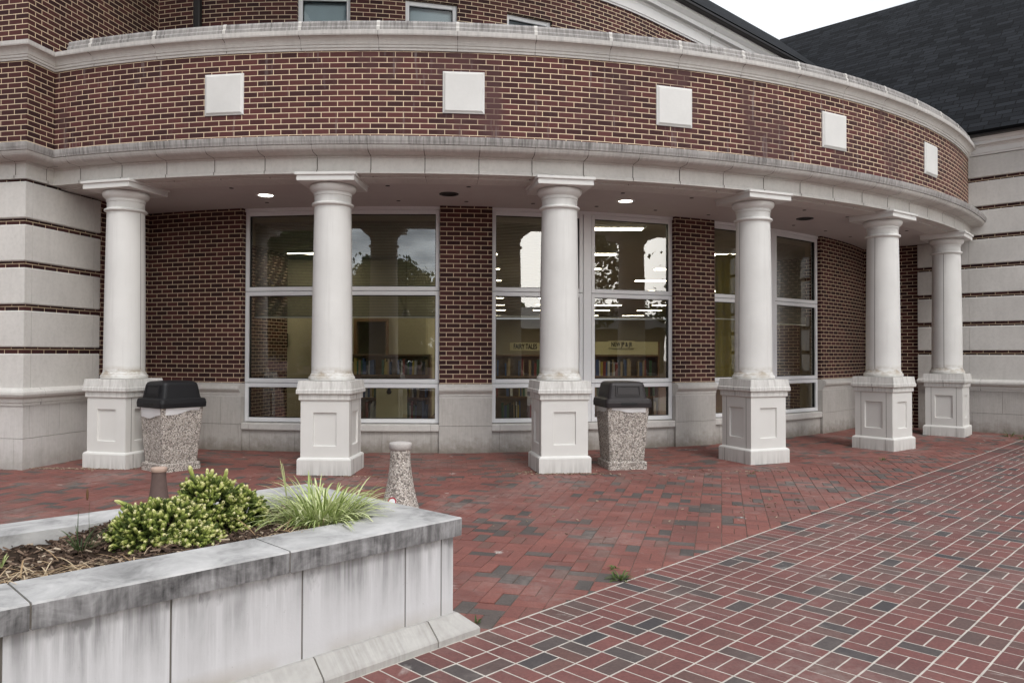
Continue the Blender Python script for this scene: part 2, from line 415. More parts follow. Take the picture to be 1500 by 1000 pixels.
# =================================================================== THE SETTING
# ---- ground sheet
mb = MB()
n = 40
def gpt(x, y): return (x, y, gz(x, y) - 0.05)
for i in range(n):
    for j in range(n):
        x0, x1 = -160+320*i/n, -160+320*(i+1)/n; y0, y1 = -160+320*j/n, -160+320*(j+1)/n
        z = lambda x, y: SLOPE*max(-20, min(y, 40)) - 0.045
        mb.face([(x0,y0,z(x0,y0)),(x1,y0,z(x1,y0)),(x1,y1,z(x1,y1)),(x0,y1,z(x0,y1))])
tag(mb.build('ground', plain('ground_surface', (0.13, 0.085, 0.078), 0.9, 0.2, 0.3, 3)), kind='structure')

# ---- pavers: real bricks over a bed
Q = (math.sin(R_(44.5)), math.cos(R_(44.5))); E = (-Q[1], Q[0])
EDGE = 3.09
def paver(mb, cx, cy, ux, uy, hx, hy, top, bev, tone, tilt=0.0):
    """one brick: top face, chamfers and sides (no bottom)"""
    a = random.uniform(-tilt, tilt); b = random.uniform(-tilt, tilt)
    def P(x, y, dz):
        X = cx+ux[0]*x+uy[0]*y; Y = cy+ux[1]*x+uy[1]*y
        return (X, Y, gz(X, Y)+top+dz+a*x+b*y)
    o = [(-hx,-hy),(hx,-hy),(hx,hy),(-hx,hy)]
    v = [P(x, y, -0.03) for x, y in o]+[P(x, y, -bev) for x, y in o]+[P(x-math.copysign(bev, x), y-math.copysign(bev, y), 0) for x, y in o]
    f = [(8,9,10,11)]
    for k in range(4):
        l = (k+1) % 4; f += [(k, l, 4+l, 4+k), (4+k, 4+l, 8+l, 8+k)]
    mb.mesh(v, f, 0, tone)
def clip(poly, nx, ny, d):
    r = []
    for i in range(len(poly)):
        a, b = poly[i], poly[(i+1) % len(poly)]; fa, fb = nx*a[0]+ny*a[1]-d, nx*b[0]+ny*b[1]-d
        if fa >= 0: r.append(a)
        if (fa >= 0) != (fb >= 0): t = fa/(fa-fb); r.append((a[0]+(b[0]-a[0])*t, a[1]+(b[1]-a[1])*t))
    return r
def cut_paver(mb, poly, top, bev, tone):
    """a brick sawn to fit: any convex outline"""
    n = len(poly)
    if n < 3: return
    ar = 0.5*abs(sum(poly[i][0]*poly[(i+1) % n][1]-poly[(i+1) % n][0]*poly[i][1] for i in range(n)))
    if ar < 0.0012: return
    cx = sum(p[0] for p in poly)/n; cy = sum(p[1] for p in poly)/n; v = []
    for dz, k in ((-0.03, 0), (-bev, 0), (0, bev)):
        for x, y in poly:
            l = math.hypot(x-cx, y-cy); f = max(0, l-k*1.4)/l; X, Y = cx+(x-cx)*f, cy+(y-cy)*f; v.append((X, Y, gz(X, Y)+top+dz))
    f = [tuple(range(2*n, 3*n))]
    for k in range(n):
        l = (k+1) % n; f += [(k, l, n+l, n+k), (n+k, n+l, 2*n+l, 2*n+k)]
    mb.mesh(v, f, 0, tone)
def rect(cx, cy, ux, uy, hx, hy): return [(cx+ux[0]*x+uy[0]*y, cy+ux[1]*x+uy[1]*y) for x, y in ((-hx,-hy),(hx,-hy),(hx,hy),(-hx,hy))]
def tone_walk():
    r = random.random()
    return random.uniform(0.0, 0.2) if r < 0.58 else random.uniform(0.2, 0.65) if r < 0.88 else random.uniform(0.65, 1.0)
S = 0.2092
mb = MB(); bed = MB()
q0, e0 = 3.382, 2.464
UN = []
for j in range(-3, 52):
    for i in range(-16, 72):
        e1 = e0 - S*j; qa = q0 + S*i            # cell: e from e1 down to e1-S, q from qa to qa+S
        ec, qc = e1-S/2, qa+S/2
        if ec > EDGE: continue
        x, y = Q[0]*qc+E[0]*ec, Q[1]*qc+E[1]*ec
        if y < 1.6 or x > 15 or WP[0]*x+WP[1]*y > WALL_D-0.05 or x > 0.78*y+3.5 or x < -0.9*y-1: continue
        soldier = j == -3
        along = (not soldier) and ((i+j) % 2 == 0)
        g = 0.0056
        for k in (-1, 1):
            t = tone_walk(); top = random.uniform(-0.0003, 0.0007)
            if along: paver(mb, x+E[0]*k*S/4, y+E[1]*k*S/4, Q, E, S/2-g, S/4-g*0.75, top, 0.0016, t)
            else: paver(mb, x+Q[0]*k*S/4, y+Q[1]*k*S/4, E, Q, S/2-g, S/4-g*0.75, top, 0.0016, t)
RED = [(0.0, (0.172, 0.072, 0.064)), (0.15, (0.140, 0.059, 0.054)), (0.4, (0.128, 0.070, 0.061)), (0.62, (0.098, 0.067, 0.061)), (0.8, (0.078, 0.065, 0.062)), (1.0, (0.056, 0.051, 0.053))]
M['walk'] = paver_mat('walkway_brick', RED, 0.35)
wk = mb.build('walkway_paving', M['walk'], recalc=False); tag(wk, kind='structure')
def sheet(name, pts, z, mat):
    m = MB(); m.face([(x, y, gz(x, y)+z) for x, y in pts]); return tag(m.build(name, mat), kind='structure')
def qe(q, e): return (Q[0]*q+E[0]*e, Q[1]*q+E[1]*e)
sheet('walkway_mortar', [qe(-1, EDGE+0.012), qe(-1, -8.5), qe(17.6, -8.5), qe(17.6, EDGE+0.012)], -0.0013,
      plain('pale_mortar', (0.44, 0.405, 0.36), 0.9, 0.2, 0.4, 14, bump=0.3))

# inner court: dry-laid basket weave squared to the portico's axis, soldier band and arcs under the portico
AX = R_(15.2); A1 = (math.cos(AX), -math.sin(AX)); A2 = (math.sin(AX), math.cos(AX))
S2 = 0.2065; mb = MB()
def tone_court():
    r = random.random()
    return random.uniform(0.0, 0.18) if r < 0.68 else random.uniform(0.18, 0.5) if r < 0.84 else random.uniform(0.55, 0.95)
def in_court(x, y):
    e = E[0]*x+E[1]*y
    if e < EDGE+0.02: return False
    return math.hypot(x-CX, y-CY) > 13.62
for i in range(-75, 62):
    for j in range(-2, 80):
        u, v = (i+0.5)*S2, (j+0.5)*S2
        x, y = A1[0]*u+A2[0]*v, A1[1]*u+A2[1]*v
        if x < -9.5 or y < 1.0: continue
        along = (i+j) % 2 == 0; g = 0.0026
        for k in (-1, 1):
            ux, uy = (A1, A2) if along else (A2, A1)
            px, py = x+uy[0]*k*S2/4, y+uy[1]*k*S2/4
            pl = rect(px, py, ux, uy, S2/2-g, S2/4-g)
            es = [E[0]*a+E[1]*b for a, b in pl]; rr = [math.hypot(a-CX, b-CY) for a, b in pl]
            if max(es) < EDGE+0.02 or max(rr) < 13.585: continue
            if min(es) < EDGE+0.016 or min(rr) < 13.585:
                if min(es) < EDGE+0.016: pl = clip(pl, E[0], E[1], EDGE+0.016)
                l = math.hypot(px-CX, py-CY); nx, ny = (px-CX)/l, (py-CY)/l
                if min(rr) < 13.585: pl = clip(pl, nx, ny, nx*CX+ny*CY+13.585)
                cut_paver(mb, pl, random.gauss(-0.001, 0.0012), 0.0028, tone_court()); continue
            paver(mb, px, py, ux, uy, S2/2-g, S2/4-g, random.gauss(-0.001, 0.0014), 0.0028, tone_court(), 0.008)
for r0, long_r in [(13.52, True)]+[(13.36-0.1035*k, False) for k in range(22)]:
    hl, hr = (0.049, 0.1) if long_r else (0.1015, 0.05)
    dt = math.degrees((2*hl+0.004)/r0); t = -24.0+(0.5*dt if int(r0*1000) % 2 else 0)
    while t < 58:
        x, y = arc(t, r0)
        a = R_(t); pl = rect(x, y, (math.cos(a), math.sin(a)), (math.sin(a), -math.cos(a)), hl-0.001, hr-0.001); es = [E[0]*p+E[1]*q for p, q in pl]
        if min(es) < EDGE+0.016 < max(es): cut_paver(mb, clip(pl, E[0], E[1], EDGE+0.016), -0.001, 0.0028, tone_court())
        elif min(es) > EDGE and r0 > RW-0.1:
            paver(mb, x, y, (math.cos(a), math.sin(a)), (math.sin(a), -math.cos(a)), hl-0.001, hr-0.001,
                             random.gauss(-0.001, 0.0012), 0.0028, tone_court(), 0.006)
        t += dt
COURT = [(0.0, (0.222, 0.088, 0.072)), (0.15, (0.178, 0.073, 0.062)), (0.42, (0.158, 0.085, 0.071)), (0.62, (0.105, 0.088, 0.080)), (0.95, (0.073, 0.066, 0.062)), (1.0, (0.25, 0.22, 0.20))]
M['court'] = paver_mat('court_brick', COURT, 0.55)
tag(mb.build('courtyard_paving', M['court'], recalc=False), kind='structure')
sheet('courtyard_sand', [qe(-8, EDGE+0.03), qe(19, EDGE+0.03), qe(19, 22), qe(-8, 22)], -0.0068, 
      plain('joint_sand', (0.135, 0.10, 0.082), 0.95, 0.1, 0.7, 5))

# =================================================================== THE BUILDING
B = thing('library_building', 'red brick library with a curved columned portico, pale stone cornices and dark slate roofs', 'building')

# ---- left pier + portico share one entablature path
d_ret, d_frt = -8.08-0.06, -8.413-0.06           # brick faces; stone stands 6 cm proud
corner = meet(NL, d_ret, FL, d_frt)
far = (corner[0]-0.98*7, corner[1]+0.199*7)
def ret_hit(r):                                   # where the return face meets the arc of radius r
    lo, hi = -40.0, 0.0
    for _ in range(60):
        m = (lo+hi)/2; x, y = arc(m, r)
        if NL[0]*x+NL[1]*y < d_ret: lo = m
        else: hi = m
    return hi
tL = ret_hit(RF)
ENT = Path([far, corner]+arc_pts(RF, tL, 60.0, 0.7))
base_len = ENT.cum[2]                             # arc begins here
def arc_d(t): return base_len+R_(t-tL)*RF
lowj = [arc_d(-3.17+2.92*k) for k in range(-5, 22)]+[ENT.cum[1]-0.12-0.62*k for k in range(8)]+[ENT.cum[1]+0.3]
upj = [arc_d(-4.13+4.27*k) for k in range(-3, 15)]+[ENT.cum[1]-0.5-0.95*k for k in range(6)]
# lower entablature
prof = [(-0.45, 3.768), (-0.12, 3.768), (-0.12, 3.789), (0.055, 3.789), (0.055, 3.822), (0.030, 3.832), (0.030, 3.985), (0.05, 4.0), (0.05, 4.014), (0.205, 4.020),
        (0.222, 4.026), (0.250, 4.042), (0.268, 4.068), (0.272, 4.090), (0.288, 4.093), (0.290, 4.108), (0.298, 4.135), (0.302, 4.178), (0.296, 4.186), (-0.02, 4.265), (-0.45, 4.265)]
mb = MB(); pm = [0]*len(prof)
for k in (13, 14, 15, 16, 17, 18): pm[k] = 2
for k in (9, 10, 11, 12): pm[k] = 3
M['stone_mid'] = stone_mat('streaked_cast_stone', (0.58, 0.555, 0.53), (0.17, 0.16, 0.15), streak=0.45, us=6)
sweep_joints(mb, ENT, prof, lowj, pmi=pm)
mb.build('lower_cornice', [M['stone'], M['gap'], M['stone_dirty'], M['stone_mid']], B)
# brick frieze
mb = MB(); sweep(mb, ENT, [(0.0, 4.20), (0.0, 5.36)], closed=False, d0=base_len-0.02)
mb.build('brick_frieze', M['brick_st'], B)
# upper cornice and the coping that sits on it
prof = [(-0.3, 5.340), (0.018, 5.340), (0.018, 5.368), (0.032, 5.372), (0.032, 5.402), (0.042, 5.406), (0.047, 5.425), (0.057, 5.447), (0.074, 5.467), (0.098, 5.482), (0.108, 5.486),
        (0.128, 5.489), (0.134, 5.505), (0.136, 5.548), (0.08, 5.575), (-0.3, 5.575)]
mb = MB(); pm = [0]*len(prof); pm[11] = pm[12] = pm[13] = 3
sweep_joints(mb, ENT, prof, upj, pmi=pm)
mb.build('upper_cornice', [M['stone'], M['gap'], M['stone_dirty'], M['stone_mid']], B)
prof = [(-0.3, 5.560), (0.092, 5.560), (0.097, 5.60), (0.075, 5.625), (0.078, 5.66), (0.062, 5.69), (-0.3, 5.71)]
cop = Path(arc_pts(RF, -18.6, 60, 0.7)); mb = MB()
sweep_joints(mb, cop, prof, [R_(-4.13+4.27*k+18.6)*RF for k in range(-3, 15)])
mb.build('parapet_coping', [M['stone_dirty'], M['stone']], B)
# joint covers: pale lead caps at each coping joint
for k in range(-3, 14):
    d = R_(-4.13+4.27*k+18.6)*RF
    if d > 0.1:
        mb = MB(); sweep(mb, cop, [(o+0.004 if o > 0 else o, z+0.004) for o, z in prof], d-0.02, d+0.02); mb.build('coping_joint_cover', M['stone'], B)

# ---- square stone panels in the frieze
for t in (-8.55, 4.75, 17.0, 29.25, 41.6):
    p = arc(t, RF); a = R_(t); u = (math.cos(a), math.sin(a)); nrm = (math.sin(a), -math.cos(a)); mb = MB()
    h, b, z0, dp = 0.25, 0.03, 4.825, 0.034
    rings = [(h+0.012, -0.06), (h+0.012, 0.012), (h, 0.016), (h-0.02, dp)]
    v = []
    for hh, o in rings:
        for sx, sz in ((-1,-1),(1,-1),(1,1),(-1,1)): v.append((p[0]+u[0]*hh*sx+nrm[0]*o, p[1]+u[1]*hh*sx+nrm[1]*o, z0+hh*sz))
    f = [(12,13,14,15)]
    for i in range(3):
        for k in range(4): f.append((i*4+k, i*4+(k+1)%4, i*4+4+(k+1)%4, i*4+4+k))
    mb.mesh(v, f); mb.build('stone_panel', M['stone_col'], B)

# ---- columns
s_ = NT('column_stone', 0.8, 0.25)
_o = s_.coord('Object'); _a = s_.noise(_o, 1.6, 5); _b = s_.noise(_o, 24, 4, 0.6); _v = s_.noise(s_.coord('Object', (9, 9, 0.5)), 1.5, 5, 0.62); _g = s_.noise(s_.coord('Object', (7, 7, 14)), 1.0, 4, 0.65)
_z = s_.n('SeparateXYZ'); s_.l(s_.n('TexCoord').outputs['Object'], _z.inputs[0])
_c = s_.mix(s_.ramp(_a, [(0.3, 0.0), (0.72, 1.0)]), (0.60, 0.59, 0.568), (0.672, 0.662, 0.64))
_c = s_.mix(s_.math('MULTIPLY', s_.ramp(_v, [(0.52, 0.0), (0.75, 1.0)]), 0.30), _c, (0.42, 0.40, 0.38))
_ring = s_.ramp(s_.math('MULTIPLY', s_.math('SUBTRACT', _z.outputs[2], 1.2), 1.0), [(0.0, 0.15), (0.085, 0.9), (0.10, 1.0), (0.19, 0.0)])
_c = s_.mix(s_.math('MULTIPLY', _ring, s_.ramp(_g, [(0.42, 0.0), (0.62, 0.85)])), _c, (0.33, 0.27, 0.20))
s_.bump(_b, 0.12, 0.008); M['shaft'] = s_.color(_c)
def square_ring(h): return [(-h,-h),(h,-h),(h,h),(-h,h)]
def make_column():
    mb = MB(); n = 48
    # shaft with entasis, base torus and necking ring
    prof = [(0.26, 1.209), (0.285, 1.213), (0.292, 1.235), (0.287, 1.258), (0.272, 1.264), (0.270, 1.283), (0.258, 1.295), (0.2545, 1.33)]
    for k in range(1, 15):
        f = k/15; prof.append((0.2545-0.0225*(f**1.7), 1.33+f*(3.408-1.33)))
    prof += [(0.2315, 3.408), (0.243, 3.414), (0.262, 3.425), (0.266, 3.438), (0.260, 3.450), (0.243, 3.456), (0.2315, 3.462), (0.2315, 3.545)]
    mb.lathe(prof, n=n)
    for s in (-1, 1):    # the seam where the two half shells meet
        for k in range(20):
            z0, z1 = 1.33+k*0.104, 1.33+(k+1)*0.104
            r0 = 0.2555-0.0225*(k/20)**1.7; r1 = 0.2555-0.0225*((k+1)/20)**1.7
            mb.face([(s*r0, -0.004, z0), (s*r0, 0.004, z0), (s*r1, 0.004, z1), (s*r1, -0.004, z1)], 1)
    shaft = mb.build('column', [M['shaft'], M['gap']], None, angle=35)
    mb = MB()
    mb.lathe([(0.2315, 3.545), (0.240, 3.548), (0.242, 3.562), (0.236, 3.566), (0.240, 3.585), (0.262, 3.60), (0.280, 3.620), (0.289, 3.642), (0.290, 3.662), (0.280, 3.680), (0.262, 3.687)], n=n)
    mb.box((0,0), (1,0), (0,1), -0.362, 0.362, -0.362, 0.362, 3.687, 3.758, bev=0.004)
    mb.box((0,0), (1,0), (0,1), -0.382, 0.382, -0.382, 0.382, 3.754, 3.7895, bev=0.006)
    mb.build('capital', M['stone_col'], shaft, angle=35)
    mb = MB()
    prof = [(0.338, -0.12), (0.338, 0.236), (0.332, 0.250), (0.316, 0.262), (0.303, 0.266), (0.303, 0.966), (0.318, 0.972), (0.322, 0.978), (0.322, 1.043),
            (0.345, 1.049), (0.350, 1.055), (0.350, 1.098), (0.342, 1.106), (0.328, 1.2085)]
    rings = [[(x, y, z) for x, y in square_ring(h)] for h, z in prof]
    for i in range(len(prof)-1):
        for k in range(4):
            l = (k+1) % 4; a, b, c, d = rings[i][k], rings[i][l], rings[i+1][l], rings[i+1][k]
            if i != 4: mb.face([a, b, c, d]); continue
            # die face with a sunk panel
            A, Bv, D = Vector(a), Vector(b), Vector(d); ux = (Bv-A).normalized(); nrm = ux.cross(Vector((0,0,1)))
            w = (Bv-A).length; H = prof[5][1]-prof[4][1]; x0, x1 = (w-0.29)/2, (w+0.29)/2; y0, y1 = 0.405-0.266, 0.82-0.266
            def P(x, y, o=0.0): return tuple(A+ux*x+Vector((0,0,1))*y+nrm*o)
            o4 = [P(0,0), P(w,0), P(w,H), P(0,H)]; i4 = [P(x0,y0), P(x1,y0), P(x1,y1), P(x0,y1)]
            g = 0.007; j4 = [P(x0+g,y0+g,-0.022), P(x1-g,y0+g,-0.022), P(x1-g,y1-g,-0.022), P(x0+g,y1-g,-0.022)]
            for q in range(4):
                r = (q+1) % 4; mb.face([o4[q], o4[r], i4[r], i4[q]]); mb.face([i4[q], i4[r], j4[r], j4[q]])
            mb.face(j4)
    mb.face(rings[-1])
    for s in (-1, 1):    # vertical seams on the two side faces
        for x in (-0.205, 0.205) if s else ():
            mb.box((0,0), (1,0), (0,1), s*0.3025, s*0.3045, x-0.003, x+0.003, 0.27, 0.966, mi=1)
            mb.box((0,0), (1,0), (0,1), s*0.3375, s*0.3393, x-0.003, x+0.003, -0.1, 0.24, mi=1)
        mb.box((0,0), (1,0), (0,1), s*0.3215, s*0.3235, -0.003, 0.003, 0.98, 1.042, mi=1)
        mb.box((0,0), (1,0), (0,1), s*0.3495, s*0.3515, -0.003, 0.003, 1.056, 1.097, mi=1)
    mb.build('pedestal', [M['stone_ped'], M['gap']], shaft)
    return shaft
s_ = NT('pedestal_stone', 0.85, 0.25)
_ob = s_.coord('Object'); _z = s_.n('SeparateXYZ'); s_.l(s_.n('TexCoord').outputs['Object'], _z.inputs[0])
_a = s_.noise(_ob, 3, 5); _st = s_.noise(s_.coord('Object', (16, 16, 1.2)), 1.6, 5, 0.65)
_c = s_.mix(_a, (0.585, 0.572, 0.545), (0.66, 0.647, 0.62))
_low = s_.ramp(_z.outputs[2], [(0.02, 1.0), (0.26, 0.0)])        # splash-back dirt on the plinth
_top = s_.ramp(_z.outputs[2], [(0.96, 0.0), (1.0, 0.7)])
_f = s_.math('MULTIPLY', s_.math('MAXIMUM', _low, _top), s_.ramp(_st, [(0.40, 0.0), (0.75, 0.75)]))
s_.bump(_a, 0.1, 0.01)
M['stone_ped'] = s_.color(s_.mix(_f, _c, (0.22, 0.20, 0.18)))
col0 = make_column()
COLT = [-15.61+12.98*i for i in range(6)]
for i, t in enumerate(COLT):
    c = col0 if i == 0 else copy_tree(col0)
    x, y = arc(t, 12.913); c.parent = B; c.location = (x, y, 0); c.rotation_euler = (0, 0, R_(t))

# ---- portico ceiling, beam soffit, roof deck
mb = MB(); pc = Path(arc_pts(12.0, -27, 62, 1))
sweep(mb, pc, [(-1.0, 3.775), (0.75, 3.775)], closed=False)
mb.build('portico_ceiling', M['soffit'], B)
mb = MB(); sweep(mb, pc, [(-4.5, 5.48), (1.0, 5.48)], closed=False); mb.build('portico_roof_deck', plain('roof_membrane', (0.10, 0.10, 0.10), 0.9), B)
mb = MB(); mb.lathe([(0.03, 3.7745), (0.03, 3.7700), (0.0, 3.7700)], n=12, cap=False); v0 = mb.build('soffit_vent', M['dark_metal'], B)
first = True
for r in (11.55, 12.55):
    for k in range(-6, 22):
        t = 3.9+(k+0.5)*2.45*(11.55/r if False else 1)
        if abs(((t-3.9+6.15) % 12.3)-6.15) < 1.0 or k % 2: continue
        o = v0 if first else v0.copy()
        if not first: COL.objects.link(o)
        first = False; x, y = arc(t, r); o.location = (x, y, 0)
# downlights: a white trim ring with a lamp, some of them lit
LIT = emit('lit_lamp', (1.0, 0.93, 0.80), 14.0)
def downlight(t, lit, label):
    x, y = arc(t, 12.07); d = thing('downlight', label, 'ceiling light', (x, y, 3.7745), 0, 'downlights in the portico ceiling')
    mb = MB(); mb.lathe([(0.135, 0), (0.135, -0.010), (0.105, -0.012), (0.098, -0.002)], n=28, cap=False); mb.build('trim_ring', M['white' if lit else 'dark_metal'], d, angle=40)
    mb = MB(); mb.lathe([(0.100, -0.003), (0.0, -0.0032)], n=28, cap=False); mb.build('lamp', LIT if lit else M['black'], d)
    return d
downlight(-8.4, True, 'lit round downlight in the portico ceiling between the first two columns from the left')
downlight(16.1, True, 'lit round downlight in the portico ceiling above the right trash can')
downlight(3.9, False, 'unlit dark round downlight above the brick pier between the left and middle windows')
downlight(32.5, False, 'unlit dark round downlight near the right end of the portico ceiling')

# ---- recessed curved wall: brick above a stone base, with three window bays
BAYS = [(-12.54, 3.15), (7.2, 22.75), (26.86, 42.0)]
WSEG = [(-27, BAYS[0][0]), (BAYS[0][1], BAYS[1][0]), (BAYS[1][1], BAYS[2][0]), (BAYS[2][1], 62)]
for k, (a, b) in enumerate(WSEG):
    mb = MB(); mc = MB(); ms = MB()
    p = Path(arc_pts(RW, a, b, 0.8))
    sweep(mb, p, [(0, 1.09), (0, 3.775), (-0.2, 3.775), (-0.2, 1.09)], caps=True)
    L = p.len
    cap = [(-0.2, 0.885), (0.02, 0.885), (0.02, 0.915), (0.034, 0.92), (0.034, 0.945), (0.05, 0.965), (0.075, 0.985), (0.09, 1.01), (0.09, 1.055), (0.0, 1.094), (-0.2, 1.094)]
    sweep_joints(mc, p, cap, [L*0.5] if L > 1.2 else [])
    jj = [0.62*q for q in range(1, 30)] if L > 1.2 else []
    sweep_joints(ms, p, [(-0.2, 0.47), (0.02, 0.47), (0.02, 0.883), (-0.2, 0.883)], jj)
    jj = [0.31+0.62*q for q in range(0, 30)] if L > 1.2 else []
    sweep_joints(ms, p, [(-0.2, -0.1), (0.02, -0.1), (0.02, 0.465), (-0.2, 0.465)], jj)
    mb.build('brick_wall', M['brick'], B); mc.build('wall_base_cap', [M['stone'], M['gap']], B); ms.build('wall_base', [M['stone_base'], M['gap']], B)
for a, b in BAYS:
    ms = MB(); p = Path(arc_pts(RW-0.03, a, b, 0.8)); L = p.len
    sweep_joints(ms, p, [(-0.2, -0.1), (0, -0.1), (0, 0.385), (-0.2, 0.385)], [0.12, L*0.28, L*0.5, L*0.72, L-0.12])
    ms.build('wall_base', [M['stone_base'], M['gap']], B)
for a, b in BAYS:
    mb = MB(); p = Path(arc_pts(RW-0.03, a+0.02, b-0.02, 0.8)); L = p.len
    sweep_joints(mb, p, [(-0.2, 0.388), (0.04, 0.388), (0.045, 0.40), (0.045, 0.478), (0.035, 0.488), (-0.2, 0.50)], [0.12, L*0.5, L-0.12])
    mb.build('window_sill', [M['stone'], M['gap']], B)

# ---- windows: each bay has two lights of three panes
ROWS = [(0.505, 1.095), (1.103, 2.495), (2.503, 3.725)]
def make_window(ta, tb):
    fr = MB(); panes = []; r = RW-0.10; tm = (ta+tb)/2; hm = math.degrees(0.065/r)
    def bar(p, ux, uy, x0, x1, y0, y1, z0, z1, mi=0, bev=0.004): fr.box(p, ux, uy, x0, x1, y0, y1, z0, z1, mi, bev)
    for t0, t1 in ((ta, tm-hm), (tm+hm, tb)):
        a, b = arc(t0, r), arc(t1, r); w = math.dist(a, b); u = ((b[0]-a[0])/w, (b[1]-a[1])/w); nn = (u[1], -u[0])
        for z0, z1 in ROWS:
            bar(a, u, nn, 0.004, 0.062, -0.06, 0.03, z0, z1); bar(a, u, nn, w-0.062, w-0.004, -0.06, 0.03, z0, z1)
            bar(a, u, nn, 0.0625, w-0.0625, -0.058, 0.028, z0, z0+0.062); bar(a, u, nn, 0.0625, w-0.0625, -0.058, 0.028, z1-0.062, z1)
            # black glazing gasket
            for (x0, x1, zz0, zz1) in ((0.0625, 0.072, z0+0.062, z1-0.062), (w-0.072, w-0.0625, z0+0.062, z1-0.062),
                                       (0.072, w-0.072, z0+0.0625, z0+0.070), (0.072, w-0.072, z1-0.070, z1-0.0625)):
                bar(a, u, nn, x0, x1, -0.05, 0.0, zz0, zz1, 1, 0)
            m = MB(); P = lambda x, z: (a[0]+u[0]*x-nn[0]*0.02, a[1]+u[1]*x-nn[1]*0.02, z)
            m.face([P(0.066, z0+0.064), P(w-0.066, z0+0.064), P(w-0.066, z1-0.064), P(0.066, z1-0.064)]); panes.append(m)
        for z in (1.099, 2.499): bar(a, u, nn, 0.002, w-0.002, -0.05, 0.012, z-0.004, z+0.004, 1, 0)
    a = R_(tm); p = arc(tm, r); u = (math.cos(a), math.sin(a)); nn = (math.sin(a), -math.cos(a))
    bar(p, u, nn, -0.064, 0.064, -0.07, 0.038, 0.503, 3.727)
    # side jambs against the brick
    for t, s in ((ta, -1), (tb, 1)):
        a = R_(t); p = arc(t, r); u = (math.cos(a), math.sin(a)); nn = (math.sin(a), -math.cos(a))
        bar(p, u, nn, min(0, s*0.02)+s*0.0, max(0, s*0.02), -0.08, 0.05, 0.5, 3.73)
    # head
    pth = Path(arc_pts(r, ta, tb, 2)); sweep(fr, pth, [(-0.08, 3.727), (0.04, 3.727), (0.04, 3.774), (-0.08, 3.774)])
    f = fr.build('window', [M['white'], M['black']], B)
    for m in panes: m.build('pane', M['glass'], f, recalc=False)
for a, b in BAYS: make_window(a, b)

# ---- left pier: rusticated stone blocks over a brick core, brick above
core = Path([far, corner, (corner[0]+0.199*7, corner[1]+0.98*7)])
mb = MB(); sweep(mb, core, [(0, -0.1), (0, 9.5)], closed=False); mb.build('brick_pier', M['brick'], B)
sc_ = meet(NL, -8.08, FL, -8.413); L0 = 7.0
BK = Path([(sc_[0]-0.98*L0, sc_[1]+0.199*L0), sc_, (sc_[0]+0.199*1.335, sc_[1]+0.98*1.335)])
TOPS = [3.75-0.5536*k for k in range(5)]
def block_prof(z0, z1, c=0.012): return [(-0.11, z0), (-c, z0), (0, z0+c), (0, z1-c), (-c, z1), (-0.11, z1)]
mb = MB()
for zt in TOPS: sweep_joints(mb, BK, block_prof(zt-0.468, zt), [L0-2.4, L0-1.2, L0+0.115, L0+1.21], inset=0.014)
mb.build('rusticated_stone', [M['stone'], M['gap']], B)
BELT = [(-0.11, 0.87), (0.02, 0.87), (0.02, 0.905), (0.035, 0.91), (0.035, 0.955), (0.05, 0.965), (0.085, 0.985), (0.10, 1.015), (0.097, 1.045), (0.075, 1.068), (0.02, 1.075), (0.0, 1.095), (-0.11, 1.095)]
mb = MB(); sweep_joints(mb, BK, BELT, [L0-1.6, L0+0.26])
mb.build('stone_belt', [M['stone'], M['gap']], B)
mb = MB()
sweep_joints(mb, BK, [(-0.11, 0.452), (0.005, 0.452), (0.005, 0.868), (-0.11, 0.868)], [L0-2.0, L0-0.9, L0+0.10, L0+0.60])
sweep_joints(mb, BK, [(-0.11, -0.1), (0.005, -0.1), (0.005, 0.447), (-0.11, 0.447)], [L0-1.4, L0-0.13, L0+0.30, L0+0.90])
M['stone_foot'] = stone_mat('pier_base_stone', (0.57, 0.545, 0.525), (0.22, 0.20, 0.17), streak=0.25, grime=0.4, foot=0.45)
mb.build('stone_base_course', [M['stone_foot'], M['gap']], B)

# ---- right wing: rusticated wall, white eave cornice, slate roof
def wing(d, s): return (WP[0]*d+WD[0]*s, WP[1]*d+WD[1]*s)
s_at = lambda x, y: WD[0]*x+WD[1]*y
s0 = s_at(8.17, 15.5)
WB = Path([wing(WALL_D+0.06, s0-3.0), wing(WALL_D+0.06, s0+14)])
mb = MB(); sweep(mb, WB, [(0, -0.1), (0, 5.4)], closed=False); mb.build('wing_brick_wall', M['brick'], B)
WS = Path([wing(WALL_D, s0), wing(WALL_D, s0+14)])
mb = MB(); mq = MB()
for k in range(-3, 5):
    zt = 3.77-0.5536*k
    sweep_joints(mb, WS, block_prof(zt-0.468, min(zt, 5.375)), [0.91]+[0.91+2.2*q for q in range(1, 6)], inset=0.014)
mb.build('rusticated_stone', [M['stone_wing'] if 'stone_wing' in M else M['stone'], M['gap']], B)
mb = MB(); sweep_joints(mb, WS, BELT, [1.1*q for q in range(1, 13)]); mb.build('stone_belt', [M['stone'], M['gap']], B)
mb = MB()
sweep_joints(mb, WS, [(-0.11, 0.452), (0.005, 0.452), (0.005, 0.868), (-0.11, 0.868)], [0.5+0.95*q for q in range(14)])
sweep_joints(mb, WS, [(-0.11, -0.1), (0.005, -0.1), (0.005, 0.447), (-0.11, 0.447)], [0.95*q for q in range(1, 14)])
mb.build('stone_base_course', [M['stone_base'], M['gap']], B)
EAVE = [(-0.2, 5.38), (0.025, 5.38), (0.025, 5.41), (0.04, 5.415), (0.04, 5.52), (0.06, 5.54), (0.065, 5.56), (0.14, 5.565), (0.14, 5.62), (0.16, 5.63), (0.19, 5.66), (0.20, 5.69), (-0.2, 5.69)]
WC = Path([wing(WALL_D, s0-3.0), wing(WALL_D, s0+14)])
